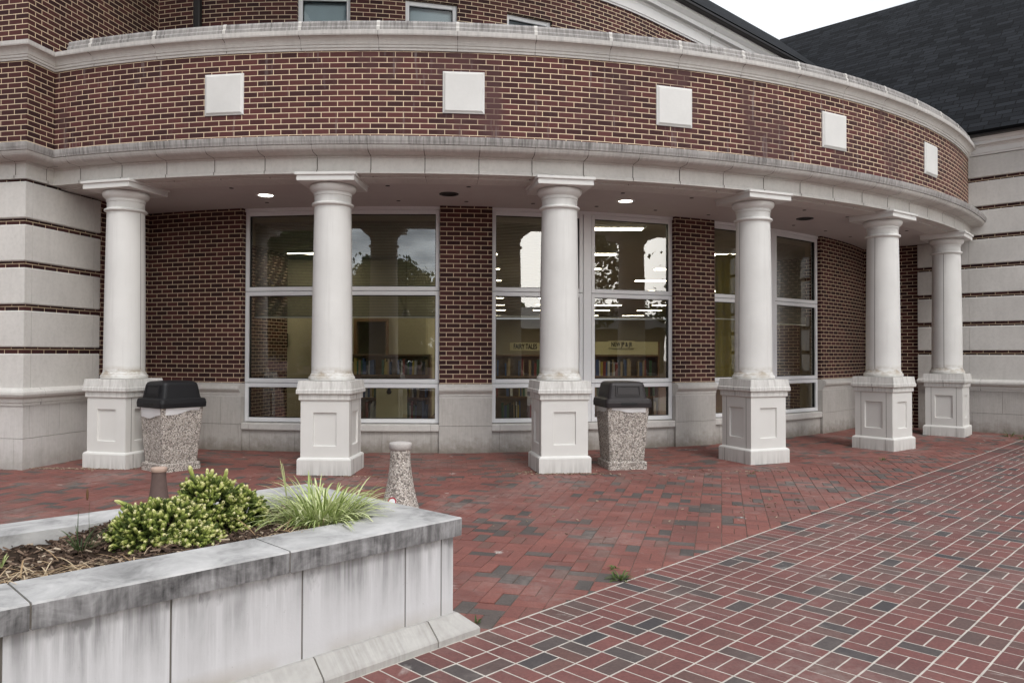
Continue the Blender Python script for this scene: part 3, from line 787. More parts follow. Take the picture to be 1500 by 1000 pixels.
mb = MB(); sweep(mb, WC, EAVE); mb.build('eave_cornice', M['trim'], B)
mb = MB(); sweep(mb, WC, [(0.18, 5.692), (0.31, 5.692), (0.325, 5.71), (0.325, 5.765), (0.30, 5.765), (0.30, 5.72), (0.18, 5.72)]); mb.build('gutter', M['dark_metal'], B)

# slate roofs
def slate_mat():
    s = NT('dark_slate_shingles', 0.9, 0.08)
    bt = s.n('TexBrick'); bt.offset = 0.43; bt.offset_frequency = 2; bt.squash = 0.8; bt.squash_frequency = 3
    bt.inputs['Scale'].default_value = 1; bt.inputs['Brick Width'].default_value = 0.34; bt.inputs['Row Height'].default_value = 0.185
    bt.inputs['Mortar Size'].default_value = 0.011; bt.inputs['Mortar Smooth'].default_value = 0.3
    bt.inputs['Color1'].default_value = (0.0030, 0.0036, 0.0048, 1); bt.inputs['Color2'].default_value = (0.0155, 0.0172, 0.0205, 1)
    bt.inputs['Mortar'].default_value = (0.0012, 0.0012, 0.0014, 1)
    s.l(s.n('TexCoord').outputs['UV'], bt.inputs['Vector'])
    n = s.noise(s.coord('UV'), 1.1, 5)
    c = s.mix(0.7, bt.outputs['Color'], s.mix(n, (0.7, 0.7, 0.72), (1.25, 1.25, 1.25)), 'MULTIPLY')
    w = s.n('SeparateXYZ'); s.l(s.n('TexCoord').outputs['UV'], w.inputs[0])
    saw = s.math('FRACT', s.math('DIVIDE', w.outputs[1], 0.185))
    h = s.math('SUBTRACT', s.math('MULTIPLY', saw, -1.0), s.math('MULTIPLY', bt.outputs['Fac'], 0.5))
    s.bump(h, 0.9, 0.012)
    return s.color(c)
M['slate'] = slate_mat()
def roof_quad(mb, a, b, c, d):
    """a,b along the eave, c,d along the ridge; UV in metres"""
    a, b, c, d = map(Vector, (a, b, c, d)); u = (b-a).normalized(); nv = u.cross((d-a)).normalized(); v = nv.cross(u)
    if v.z < 0: v = -v
    pts = [a, b, c, d]; mb.face(pts, 0, [((p-a).dot(u), (p-a).dot(v)) for p in pts])
    th = nv*0.05 if nv.z < 0 else -nv*0.05
    low = [p+th for p in pts]; mb.face(low)
    for k in range(4): mb.face([pts[k], pts[(k+1)%4], low[(k+1)%4], low[k]])
RIDGE_Z = 11.85
mb = MB(); e_d = WALL_D-0.34; slope = 0.79; run = (RIDGE_Z-5.78)/slope
A_, B_ = wing(e_d, s0-13.0), wing(e_d, s0+14); C_, D_ = wing(e_d+run, s0+14), wing(e_d+run, -12.55)
# clipped on the left by the valley with the hall roof: valley runs from ridge point down to the hall eave
hd = (WD[1]*0-WD[0]*0, 0)
E1, E2 = wing(e_d+2*run, s0+14), wing(e_d+2*run, -12.55)
VAL = (5.75, 16.95)
v5 = [(VAL[0], VAL[1]), B_, C_, D_]
zf = lambda p: 5.78+slope*(WP[0]*p[0]+WP[1]*p[1]-e_d)
vz = zf(VAL)
# eave point on the left hidden behind the portico parapet
Lp = wing(e_d, s_at(*VAL)+0.3)
a3 = Vector((*Lp, 5.78)); b3 = Vector((*B_, 5.78)); c3 = Vector((*C_, RIDGE_Z)); d3 = Vector((8.72, 25.0, zf((8.72, 25.0)))); e3 = Vector((VAL[0], VAL[1], vz))
u_ = (b3-a3).normalized(); n_ = u_.cross(c3-a3).normalized(); v_ = n_.cross(u_)
if v_.z < 0: v_ = -v_
pts = [a3, b3, c3, d3, e3]; mb.face(pts, 0, [((p-a3).dot(u_), (p-a3).dot(v_)) for p in pts])
mb.face([p-Vector((0,0,0.06)) for p in pts])
for k in range(5): mb.face([pts[k], pts[(k+1)%5], pts[(k+1)%5]-Vector((0,0,0.06)), pts[k]-Vector((0,0,0.06))])
roof_quad(mb, (*E1, 5.78), (*E2, 5.78), (d3.x, d3.y, d3.z), (*C_, RIDGE_Z))
mb.build('slate_roof', M['slate'], B)

# ---- main hall behind: curved brick wall running into a straight one, eave cornice, roof
HC, HR = (-3.4, 20.95), 8.8
def harc(t, r=HR): t = R_(t); return (HC[0]+r*math.sin(t), HC[1]-r*math.cos(t))
hw = [harc(-25+68*i/50) for i in range(51)]
hs = (math.cos(R_(43)), math.sin(R_(43)))
HALL = Path(hw+[(hw[-1][0]+hs[0]*7, hw[-1][1]+hs[1]*7)])
# openings for three upper windows
def hall_d(px):
    best = None
    for k in range(4000):
        d = HALL.len*k/4000; p, _ = HALL.at(d); e = abs(p[0]/p[1]-(px-750)/1128.6)
        if best is None or e < best[0]: best = (e, d)
    return best[1]
UW = [(hall_d(431.5), hall_d(510)), (hall_d(591.5), hall_d(668.5)), (hall_d(741.5), hall_d(808))]
mb = MB(); prev = 0
for a, b in UW+[(HALL.len, HALL.len)]:
    sweep(mb, HALL, [(0, 5.3), (0, 8.0), (-0.2, 8.0), (-0.2, 5.3)], prev, a); prev = b
for a, b in UW: sweep(mb, HALL, [(0, 7.265), (0, 8.0), (-0.2, 8.0), (-0.2, 7.265)], a, b)
mb.build('hall_brick_wall', M['brick'], B)
M['room_grey'] = plain('dim_room_blind', (0.34, 0.40, 0.43), 0.8, 0.2, 0.1, 4)
for a, b in UW:
    pa, pb = HALL.at(a)[0], HALL.at(b)[0]; w = math.dist(pa, pb); u = ((pb[0]-pa[0])/w, (pb[1]-pa[1])/w); nn = (u[1], -u[0])
    m = MB(); z0, z1 = 5.6, 7.26
    for x0, x1, za, zb in ((0.0, 0.07, z0, z1), (w-0.07, w, z0, z1), (0.0705, w-0.0705, z1-0.07, z1), (0.0705, w-0.0705, z0, z0+0.07)):
        m.box(pa, u, nn, x0, x1, -0.15, -0.075, za, zb, 0, 0.005)
    for x0, x1, za, zb in ((0.0705, 0.08, z0+0.07, z1-0.07), (w-0.08, w-0.0705, z0+0.07, z1-0.07), (0.08, w-0.08, z1-0.08, z1-0.0705)):
        m.box(pa, u, nn, x0, x1, -0.14, -0.1, za, zb, 1)
    f = m.build('upper_window', [M['white'], M['black']], B)
    m = MB(); P = lambda x, z, o: (pa[0]+u[0]*x+nn[0]*o, pa[1]+u[1]*x+nn[1]*o, z)
    m.face([P(0.07, z0, -0.11), P(w-0.07, z0, -0.11), P(w-0.07, z1-0.07, -0.11), P(0.07, z1-0.07, -0.11)]); m.build('pane', M['upper_glass'], f, recalc=False)
    m = MB(); m.face([P(0.02, z0, -0.19), P(w-0.02, z0, -0.19), P(w-0.02, z1, -0.19), P(0.02, z1, -0.19)]); m.build('roller_blind', M['room_grey'], f)
# downspout on the hall wall
m = MB(); d = hall_d(288.5); p, nn = HALL.at(d); u = (-nn[1], nn[0])
m.box(p, u, nn, -0.055, 0.055, 0.02, 0.11, 5.5, 8.5, 0, 0.012)
for z in (6.1, 7.3): m.box(p, u, nn, -0.085, 0.085, 0.0, 0.125, z, z+0.04, 0, 0.004)
m.build('downspout', M['dark_metal'], B)
EV = [(-0.15, 7.87), (0.025, 7.87), (0.025, 7.90), (0.04, 7.905), (0.04, 8.08), (0.055, 8.10), (0.06, 8.13), (0.135, 8.135), (0.135, 8.22), (0.15, 8.235), (0.185, 8.29), (0.20, 8.33), (0.20, 8.36), (-0.15, 8.36)]
dj = hall_d(1035)
hc = [harc(15+28*i/24) for i in range(25)]; HEV = Path(hc+[(hw[-1][0]+hs[0]*7.5, hw[-1][1]+hs[1]*7.5)])
mb = MB(); sweep_joints(mb, HEV, EV, [HEV.len-7.5+2.0]); mb.build('eave_cornice', [M['trim'], M['gap']], B)
mb = MB(); sweep(mb, HEV, [(0.18, 8.362), (0.30, 8.362), (0.315, 8.38), (0.315, 8.435), (0.29, 8.435), (0.29, 8.395), (0.18, 8.395)]); mb.build('gutter', M['dark_metal'], B)
# hall roof: eave over the straight wall, ridge behind
hn = (hs[1], -hs[0])
e0_ = (hw[-1][0]+hn[0]*0.33, hw[-1][1]+hn[1]*0.33)
def hall(k, s, z): return (e0_[0]+hs[0]*k-hn[0]*s, e0_[1]+hs[1]*k-hn[1]*s, z)
mb = MB(); hz = 8.44; hsp = 0.88; hrun = (RIDGE_Z+0.02-hz)/hsp
roof_quad(mb, hall(-9, 0, hz), hall(14, 0, hz), hall(14, hrun, RIDGE_Z+0.02), hall(-9, hrun, RIDGE_Z+0.02))
roof_quad(mb, hall(14, 2*hrun, hz), hall(-9, 2*hrun, hz), hall(-9, hrun, RIDGE_Z+0.02), hall(14, hrun, RIDGE_Z+0.02))
mb.build('slate_roof', M['slate'], B)

# =================================================================== INSIDE THE LIBRARY
def tone_book(): return random.random()
M['carpet'] = plain('carpet', (0.10, 0.085, 0.07), 0.95, 0.1)
M['int_wall'] = plain('cream_wall', (0.42, 0.385, 0.275), 0.9, 0.1, 0.05, 3)
M['int_ceil'] = plain('ceiling_tile', (0.50, 0.48, 0.42), 0.9, 0.1, 0.05, 3)
M['wood'] = plain('oak_wood', (0.20, 0.12, 0.062), 0.55, 0.3, 0.3, 9)
M['cream'] = plain('cream_card', (0.66, 0.60, 0.36), 0.8, 0.2, 0.03)
M['ink'] = plain('black_ink', (0.015, 0.015, 0.015), 0.7)
M['blind'] = plain('blind_slat', (0.20, 0.185, 0.155), 0.6, 0.3, 0.05)
rim = arc_pts(11.0, -45, 78, 3)
def room_sheet(name, z, mat):
    m = MB(); m.face([(x, y, z) for x, y in rim]+[(14, 46, z), (-17, 46, z)]); return m.build(name, mat, B)
room_sheet('interior_floor', 0.07, M['carpet']); room_sheet('interior_ceiling', 3.70, M['int_ceil'])
m = MB()
for a, b in (((-17, 46), (14, 46)), ((-9.5, 15.3), (-17, 46)), ((8.9, 20.3), (14, 46))):
    m.face([(*a, 0.07), (*b, 0.07), (*b, 3.62), (*a, 3.62)])
m.build('interior_wall', M['int_wall'], B)
# office partition behind the left window, with a doorway
m = MB()
for x0, x1, z0, z1 in ((-9.6, -3.45, 0.07, 3.62), (-2.75, -1.9, 0.07, 3.62), (-3.45, -2.75, 2.25, 3.62)):
    m.box((0, 17.0), (1, 0), (0, 1), x0, x1, 0, 0.12, z0, z1)
m.box((0, 0), (1, 0), (0, 1), -2.0, -1.88, 17.12, 23, 0.07, 3.62)
m.build('interior_partition', M['int_wall'], B)
m = MB(); m.box((0, 0), (1, 0), (0, 1), -3.48, -3.42, 16.94, 17.14, 0.07, 2.25); m.box((0, 0), (1, 0), (0, 1), -2.78, -2.72, 16.94, 17.14, 0.07, 2.25)
m.box((0, 0), (1, 0), (0, 1), -3.48, -2.72, 16.94, 17.14, 2.251, 2.32); m.build('door_frame', M['wood'], B)
d = thing('office_door', 'pale office door at the left edge of the left window, beside two framed pictures', 'door', (-5.78, 16.95, 0.07))
m = MB(); m.box((0, 0), (1, 0), (0, 1), -0.25, 0.25, -0.045, 0, 0, 2.1, 0, 0.003); m.build('leaf', M['trim'], d)
m = MB(); m.box((0, 0), (1, 0), (0, 1), 0.12, 0.21, -0.10, -0.05, 0.98, 1.01); m.build('handle', M['dark_metal'], d)
def picture(px0, px1, py0, py1, label, art):
    y = 16.985; k = (y)/1128.6; x0, x1 = (px0-750)*k, (px1-750)*k; z1, z0 = EYE+(518-py0)*k, EYE+(518-py1)*k
    p = thing('framed_picture', label, 'picture', ((x0+x1)/2, y, z0)); w = (x1-x0)/2; h = z1-z0; m = MB()
    for a, b, c, e in ((-w, w, 0, 0.04), (-w, w, h-0.04, h), (-w, -w+0.04, 0.0405, h-0.0405), (w-0.04, w, 0.0405, h-0.0405)):
        m.box((0, 0), (1, 0), (0, 1), a, b, -0.03, 0, c, e)
    m.build('frame', M['ink'], p); m = MB(); m.box((0, 0), (1, 0), (0, 1), -w+0.04, w-0.04, -0.012, 0, 0.04, h-0.04); m.build('print', art, p)
picture(384, 405, 482, 511, 'large dark framed picture with a pale upright figure on the cream office wall', plain('dark_print', (0.05, 0.05, 0.05), 0.6, 0.3, 0.9, 6))
picture(410, 422, 489, 509, 'small grey framed picture on the cream wall next to the larger dark one', plain('grey_print', (0.22, 0.24, 0.25), 0.6, 0.3, 0.5, 10))

BOOKC = {'red': (0.22, 0.04, 0.03), 'blue': (0.05, 0.09, 0.20), 'green': (0.05, 0.13, 0.07), 'tan': (0.36, 0.26, 0.14), 'white': (0.55, 0.53, 0.48), 'black': (0.03, 0.03, 0.03), 'yellow': (0.45, 0.34, 0.07)}
BM = {k: plain('book_'+k, c, 0.55, 0.4, 0.3, 20) for k, c in BOOKC.items()}
bookmesh = {}
def book(x, y, z, h, th, c, label, group):
    if c not in bookmesh:
        m = MB(); m.box((0, 0), (1, 0), (0, 1), -0.5, 0.5, 0, 0.16, 0, 1)
        o = m.build('book', BM[c]); bookmesh[c] = o
    else:
        o = bookmesh[c].copy(); COL.objects.link(o)
    o.location = (x, y, z); o.scale = (th, 1, h); o.rotation_euler = (0, random.uniform(-0.03, 0.03), 0)
    tag(o, label % c, 'book', group)
def bookcase(name, label, x0, x1, y, z0, levels, header=0.0, group=None, where=''):
    """open front towards the windows (-y); levels: clear heights from the bottom"""
    b = thing(name, label, 'bookcase', ((x0+x1)/2, y, z0)); w = (x1-x0)/2; top = sum(levels)+0.03*(len(levels)+1)+header
    m = MB()
    for s in (-1, 1): m.box((0, 0), (1, 0), (0, 1), min(s*w, s*(w-0.03)), max(s*w, s*(w-0.03)), 0, 0.3, 0, top)
    m.box((0, 0), (1, 0), (0, 1), -w+0.03, w-0.03, 0.285, 0.3, 0, top); m.build('case', M['wood'], b)
    z = 0.0
    for i, h in enumerate(levels):
        m = MB(); m.box((0, 0), (1, 0), (0, 1), -w+0.0305, w-0.0305, 0.004, 0.284, z, z+0.03); m.build('shelf', M['wood'], b)
        z += 0.03; x = x0+0.05
        while x < x1-0.08:
            if random.random() < 0.1: x += random.uniform(0.05, 0.16); continue
            th = random.uniform(0.016, 0.05); bh = h*random.uniform(0.6, 0.9)
            book(x+th/2, y+0.03+random.uniform(0, 0.03), z0+z+0.001, bh, th, random.choice(list(BOOKC)), '%s-covered book standing on a shelf of the '+where, 'books in the '+where)
            x += th+0.002
        z += h
    m = MB(); m.box((0, 0), (1, 0), (0, 1), -w+0.0305, w-0.0305, 0.004, 0.284, z, z+0.03); m.build('shelf', M['wood'], b)
    if header:
        m = MB(); m.box((0, 0), (1, 0), (0, 1), -w+0.031, w-0.031, -0.002, 0.02, z+0.032, top); m.build('header_board', M['cream'], b)
    return b, z0+top
bookcase('bookcase', 'tall oak bookcase carrying the fairy tales sign behind the middle window', -0.36, 0.96, 14.0, 0.07, [0.24, 0.38, 0.34, 0.36], 0, where='bookcase under the fairy tales sign')
bookcase('bookcase', 'tall oak bookcase with a long cream header board behind the middle window', 1.32, 2.72, 14.2, 0.07, [0.24, 0.38, 0.34, 0.36], 0.24, where='bookcase with the cream header')
bookcase('low_bookcase', 'long low bookcase with its back shelves full, inside the left window', -2.85, -1.40, 13.2, 0.07, [0.30, 0.34, 0.36, 0.32], 0, where='low bookcase inside the left window')
def text(body, size, mat, parent, loc, sx=1.0):
    cu = bpy.data.curves.new('lettering', 'FONT'); cu.body = body; cu.size = size; cu.extrude = 0.002; cu.offset = 0.0028; cu.align_x = 'CENTER'; cu.align_y = 'CENTER'
    tmp = bpy.data.objects.new('tmp', cu); COL.objects.link(tmp); bpy.context.view_layer.update()
    me = bpy.data.meshes.new_from_object(tmp.evaluated_get(bpy.context.evaluated_depsgraph_get())); bpy.data.objects.remove(tmp)
    me.materials.clear(); me.materials.append(mat); o = bpy.data.objects.new('lettering', me); COL.objects.link(o); o.parent = parent
    o.location = loc; o.rotation_euler = (math.pi/2, 0, 0); o.scale = (sx, 1, 1); return o
def sign(px0, px1, py0, py1, y, body, label, size, sx=1.0):
    k = y/1128.6; x0, x1 = (px0-750)*k, (px1-750)*k; z1, z0 = EYE+(518.4-py0)*k, EYE+(518.4-py1)*k
    t = thing('shelf_sign', label, 'sign', ((x0+x1)/2, y, z0)); m = MB()
    m.box((0, 0), (1, 0), (0, 1), -(x1-x0)/2, (x1-x0)/2, -0.012, 0, 0, z1-z0, 0, 0.002); m.build('board', M['cream'], t)
    text(body, size, M['ink'], t, (0, -0.0155, (z1-z0)/2), sx)
sign(747, 792, 502, 513.5, 13.98, 'FAIRY TALES', 'cream sign reading FAIRY TALES standing on the bookcase in the middle window', 0.128, 0.60)
sign(891, 930, 499, 509.5, 14.19, 'NEW JP & JR', 'cream sign reading NEW JP & JR on the header of the bookcase', 0.115, 0.62)
# noticeboard end panel seen through the lowest left pane
p = thing('end_panel', 'cream end panel with a small dark ornament, low in the left window', 'panel', (-2.02, 12.95, 0.07))
m = MB(); m.box((0, 0), (1, 0), (0, 1), -0.26, 0.26, 0, 0.03, 0, 1.02, 0, 0.003); m.build('board', M['cream'], p)
m = MB(); m.lathe([(0.0, 0.80), (0.03, 0.81), (0.045, 0.84), (0.03, 0.87), (0.02, 0.89), (0.035, 0.92), (0.02, 0.95), (0.0, 0.955)], -0.04, -0.02, 12); m.build('ornament', M['ink'], p)
# pendant lamp and yellow banner
p = thing('pendant_lamp', 'small pendant lamp hanging behind the left window', 'lamp', (-2.15, 15.6, 2.28))
m = MB(); m.lathe([(0.005, 0.16), (0.005, 1.34)], n=8); m.build('cord', M['ink'], p)
m = MB(); m.lathe([(0.02, 0.16), (0.06, 0.14), (0.09, 0.05), (0.09, 0.0)], n=20, cap=False); m.build('shade', M['trim'], p)
s_ = NT('yellow_cloth', 0.9, 0.1); M['yellow'] = s_.color((0.30, 0.25, 0.065))
def banner(name, label, x0, x1, y, z0, z1, mat):
    m = MB(); nn_ = 24
    for i in range(nn_):
        a, b = i/nn_, (i+1)/nn_
        f = lambda t: (x0+(x1-x0)*t, y+0.04*math.sin(t*26)+0.03*math.sin(t*9))
        (xa, ya), (xb, yb) = f(a), f(b); m.face([(xa, ya, z0), (xb, yb, z0), (xb, yb, z1), (xa, ya, z1)], smooth=True)
    return tag(m.build(name, mat), label, 'curtain' if 'curtain' in name else 'banner')
banner('cloth_banner', 'yellow cloth banner hanging inside the right window', 3.75, 4.35, 14.2, 0.9, 3.4, M['yellow'])
banner('curtain', 'pale drawn curtain inside the far right pane of the right window', 5.75, 6.45, 15.4, 0.5, 2.3, plain('pale_cloth', (0.40, 0.37, 0.27), 0.9, 0.1))
# blinds, one to each light
def blind(t0, t1, zb, tilt, label):
    r = RW-0.30; a, b = arc(t0, r), arc(t1, r); w = math.dist(a, b)-0.06; t = thing('window_blind', label, 'blind', ((a[0]+b[0])/2, (a[1]+b[1])/2, zb), math.atan2(b[1]-a[1], b[0]-a[0]), 'slatted blinds inside the portico windows')
    m = MB(); z = 0.03; dy, dz = 0.0125*math.cos(tilt), 0.0125*math.sin(tilt)
    while zb+z < 3.60:
        m.face([(-w/2, -dy, z-dz), (w/2, -dy, z-dz), (w/2, dy, z+dz), (-w/2, dy, z+dz)]); z += 0.0235
    m.build('slats', M['blind'], t, recalc=False)
    m = MB(); m.box((0, 0), (1, 0), (0, 1), -w/2, w/2, -0.014, 0.014, 0, 0.022, 0, 0.003); m.build('bottom_rail', M['trim'], t)
names = ['left half of the left window', 'right half of the left window', 'left half of the middle window', 'right half of the middle window', 'left half of the right window', 'right half of the right window']
i = 0
for a, b in BAYS:
    mid = (a+b)/2
    for t0, t1 in ((a, mid), (mid, b)):
        tilt = [0.8, 0.75, 0.5, 0.12, 0.12, 0.8][i]
        blind(t0, t1, [2.10, 2.10, 2.12, 2.12, 2.15, 2.10][i], tilt, 'grey slatted blind half lowered inside the '+names[i]); i += 1
# fluorescent panels
m = MB(); m.box((0, 0), (1, 0), (0, 1), -0.62, 0.62, -0.16, 0.16, -0.05, 0, 0, 0.004)
fl0 = thing('ceiling_panel_light', 'lit fluorescent panel in the library ceiling seen through the middle and right windows', 'ceiling light', (0, 0, 0), 0, 'fluorescent ceiling panels inside')
m.build('housing', M['white'], fl0)
m = MB(); m.box((0, 0), (1, 0), (0, 1), -0.58, 0.58, -0.125, 0.125, -0.056, -0.0502); m.build('diffuser', emit('fluorescent', (1.0, 0.90, 0.68), 21.0), fl0)
first = True
for yy in (12.9, 16.2, 19, 22, 25.5, 29, 33, 37, 42):
    for xx in (-0.9, 1.6, 4.1, 6.6):
        if yy < 14 and not (0 < xx < 2): continue  # front row: a single panel, added to light the bookcase fronts
        if xx > 5 and yy < 18: continue
        o = fl0 if first else copy_tree(fl0); first = False; o.location = (xx, yy, 3.70)
for xx, yy in ((-4.15, 16.2), (-6.6, 15.6)):  # extra panels, added to brighten the office behind the left window
    o = copy_tree(fl0); o.location = (xx, yy, 3.70); o['label'] = 'added fluorescent panel lighting the room behind the left window'

# =================================================================== FORECOURT
# ---- planter
PQ, PF, PB_ = 2.80, 3.20, 4.70
PP = Path([qe(-2.6, PF), qe(PQ, PF), qe(PQ-0.03, PB_), qe(-2.6, PB_)])
P = thing('planter', 'long raised stone planter with a grey coping streaked by dark weathering', 'planter', (*qe(PQ, PF), 0))
def at_planter(o): o.parent = P; o.matrix_parent_inverse = Matrix.Translation((-qe(PQ, PF)[0], -qe(PQ, PF)[1], 0)); return o
s_ = NT('planter_wall_stone', 0.85, 0.2)
_u = s_.n('SeparateXYZ'); s_.l(s_.n('TexCoord').outputs['UV'], _u.inputs[0])
_st = s_.noise(s_.coord('UV', (6.0, 0.25, 1)), 2.0, 8, 0.66, 0.4); _bg = s_.noise(s_.coord('UV', (0.9, 0.6, 1)), 1.6, 4, 0.6); _pit = s_.noise(s_.coord('Object'), 38, 4, 0.7)
_edge = s_.noise(s_.coord('UV', (5, 1.6, 1)), 2.0, 5, 0.65)
_h = s_.math('ADD', s_.math('DIVIDE', _u.outputs[1], 0.56), s_.math('MULTIPLY', s_.math('SUBTRACT', _edge, 0.5), 0.55))
_top = s_.ramp(_h, [(0.28, 0.08), (0.60, 0.42), (0.85, 0.92), (1.0, 1.0)])
_f = s_.math('MULTIPLY', s_.math('MULTIPLY', s_.ramp(_st, [(0.36, 0.0), (0.60, 1.0)]), _top), s_.ramp(_bg, [(0.34, 0.25), (0.60, 1.0)]))
_f = s_.math('MAXIMUM', _f, s_.math('MULTIPLY', s_.ramp(_h, [(0.86, 0.0), (1.02, 1.0)]), s_.ramp(_edge, [(0.35, 0.15), (0.6, 0.8)])))
_c = s_.mix(_bg, (0.52, 0.515, 0.52), (0.64, 0.635, 0.64))
_c = s_.mix(s_.math('MULTIPLY', s_.ramp(_pit, [(0.66, 0.0), (0.72, 1.0)]), 0.35), _c, (0.22, 0.21, 0.20))
_c = s_.mix(s_.math('MULTIPLY', _f, 0.82), _c, (0.085, 0.081, 0.080))
_low = s_.math('MULTIPLY', s_.ramp(_u.outputs[1], [(0.13, 1.0), (0.22, 0.0)]), s_.ramp(_bg, [(0.38, 0.1), (0.62, 0.8)]))
_c = s_.mix(_low, _c, (0.30, 0.25, 0.19)); s_.bump(_pit, 0.15, 0.006); M['pl_wall'] = s_.color(_c)
s_ = NT('planter_coping_top', 0.8, 0.25)
_o = s_.coord('Object'); _a = s_.noise(_o, 4, 6, 0.65, 0.6); _b = s_.noise(_o, 45, 4, 0.6)
_c = s_.ramp(_a, [(0.30, (0.20, 0.196, 0.192)), (0.46, (0.36, 0.353, 0.345)), (0.64, (0.47, 0.46, 0.45))])
s_.bump(_b, 0.12, 0.006); M['pl_top'] = s_.color(s_.mix(0.3, _c, s_.mix(_b, 0.7, 1.25), 'MULTIPLY'))
s_ = NT('planter_coping_edge', 0.85, 0.2)
_n1 = s_.noise(s_.coord('UV', (2.2, 3.0, 1)), 2.0, 7, 0.68, 0.6); _n2 = s_.noise(s_.coord('UV', (16, 2.0, 1)), 2.0, 4, 0.6); _n3 = s_.noise(s_.coord('Object'), 60, 4, 0.65)
_c = s_.ramp(s_.math('ADD', s_.math('MULTIPLY', _n1, 0.55), s_.math('MULTIPLY', _n2, 0.45)), [(0.36, (0.055, 0.053, 0.053)), (0.47, (0.15, 0.145, 0.145)), (0.58, (0.27, 0.265, 0.265)), (0.72, (0.42, 0.415, 0.415))])
_c = s_.mix(0.4, _c, s_.mix(_n3, 0.6, 1.35), 'MULTIPLY'); s_.bump(_n3, 0.2, 0.006); M['pl_edge'] = s_.color(_c)
M['pl_plinth'] = stone_mat('planter_plinth_stone', (0.44, 0.425, 0.40), (0.17, 0.155, 0.14), streak=0.4, grime=0.7)
fl = 5.4
def qd(q): return q+2.6
mb = MB(); sweep_joints(mb, PP, [(-0.22, -0.1), (0, -0.1), (0, 0.556), (-0.22, 0.556)], [qd(q) for q in (-1.7, -1.1, -0.5, 0.1, 0.69, 1.28, 1.878, 2.474, 2.716)]+[fl+0.8, fl+2.1, fl+2.7, fl+3.3, fl+3.9, fl+4.5], gap=0.009)
at_planter(mb.build('wall', [M['pl_wall'], M['gap']]))
mb = MB(); cp = [(-0.30, 0.557), (0.032, 0.557), (0.034, 0.648), (0.027, 0.6555), (-0.30, 0.658)]
sweep_joints(mb, PP, cp, [qd(q) for q in (-1.3, -0.25, 0.772, 1.796)]+[fl+0.72, fl+2.4, fl+3.45, fl+4.5], pmi=[0, 2, 3, 0, 0], gap=0.008)
at_planter(mb.build('coping', [M['pl_top'], M['gap'], M['pl_edge'], M['pl_top']]))
mb = MB(); sweep_joints(mb, PP, [(-0.1, -0.1), (0.105, -0.1), (0.105, 0.052), (0.098, 0.064), (0.020, 0.136), (-0.1, 0.140)], [qd(q) for q in (-1.6, -0.8, 0.35, 1.15, 1.93, 2.61)]+[fl+0.8, fl+2.2, fl+3.2], gap=0.008)
at_planter(mb.build('plinth', [M['pl_plinth'], M['gap']]))
# soil, mulch chips, dry straw
rs = random.Random(3)
def soil_z(q, e): return 0.590+0.018*math.sin(q*5+e*3)+0.014*math.sin(q*11-e*9)+0.02*math.exp(-((q-1.7)**2)*2)
mb = MB(); nq, ne = 110, 22
G = [[(*qe(-2.5+5.02*i/nq, 3.45+1.0*j/ne), soil_z(-2.5+5.02*i/nq, 3.45+1.0*j/ne)+rs.uniform(-0.008, 0.008)) for j in range(ne+1)] for i in range(nq+1)]
for i in range(nq):
    for j in range(ne): mb.face([G[i][j], G[i+1][j], G[i+1][j+1], G[i][j+1]])
M['soil'] = plain('mulch_soil', (0.030, 0.020, 0.014), 0.95, 0.1, 0.6, 40, bump=0.5)
soil = tag(mb.build('mulch_bed', M['soil']), 'dark brown mulch bed filling the planter', 'mulch', kind='stuff')
def chip(mb, p, l, w, tone, flat=0.35):
    d = Vector((rs.gauss(0, 1), rs.gauss(0, 1), rs.gauss(0, flat))).normalized(); sde = d.cross(Vector((rs.gauss(0, .4), rs.gauss(0, .4), 1))).normalized(); p = Vector(p)
    up = d.cross(sde).normalized()*0.003
    a, b, c, e = p-d*l-sde*w, p+d*l-sde*w*0.6, p+d*l+sde*w*0.6, p-d*l+sde*w
    mb.mesh([a+up, b+up, c+up, e+up, a-up, b-up, c-up, e-up], [(0,1,2,3),(7,6,5,4),(0,4,5,1),(1,5,6,2),(2,6,7,3),(3,7,4,0)], 0, tone)
mb = MB()
for _ in range(5200):
    q, e = rs.uniform(-0.9, 2.50), rs.uniform(3.49, 4.42)
    chip(mb, (*qe(q, e), soil_z(q, e)+rs.uniform(0.0, 0.016)), rs.uniform(0.008, 0.026), rs.uniform(0.003, 0.008), min(1, abs(rs.gauss(0.12, 0.42))))
M['chips'] = leaf_mat('mulch_chips', [(0.0, (0.045, 0.028, 0.020)), (0.35, (0.105, 0.067, 0.047)), (0.7, (0.24, 0.165, 0.118)), (1.0, (0.50, 0.41, 0.31))], 0.9)
tag(mb.build('mulch_chips', M['chips'], recalc=False), 'scattered shredded bark chips over the planter soil', 'mulch', kind='stuff')
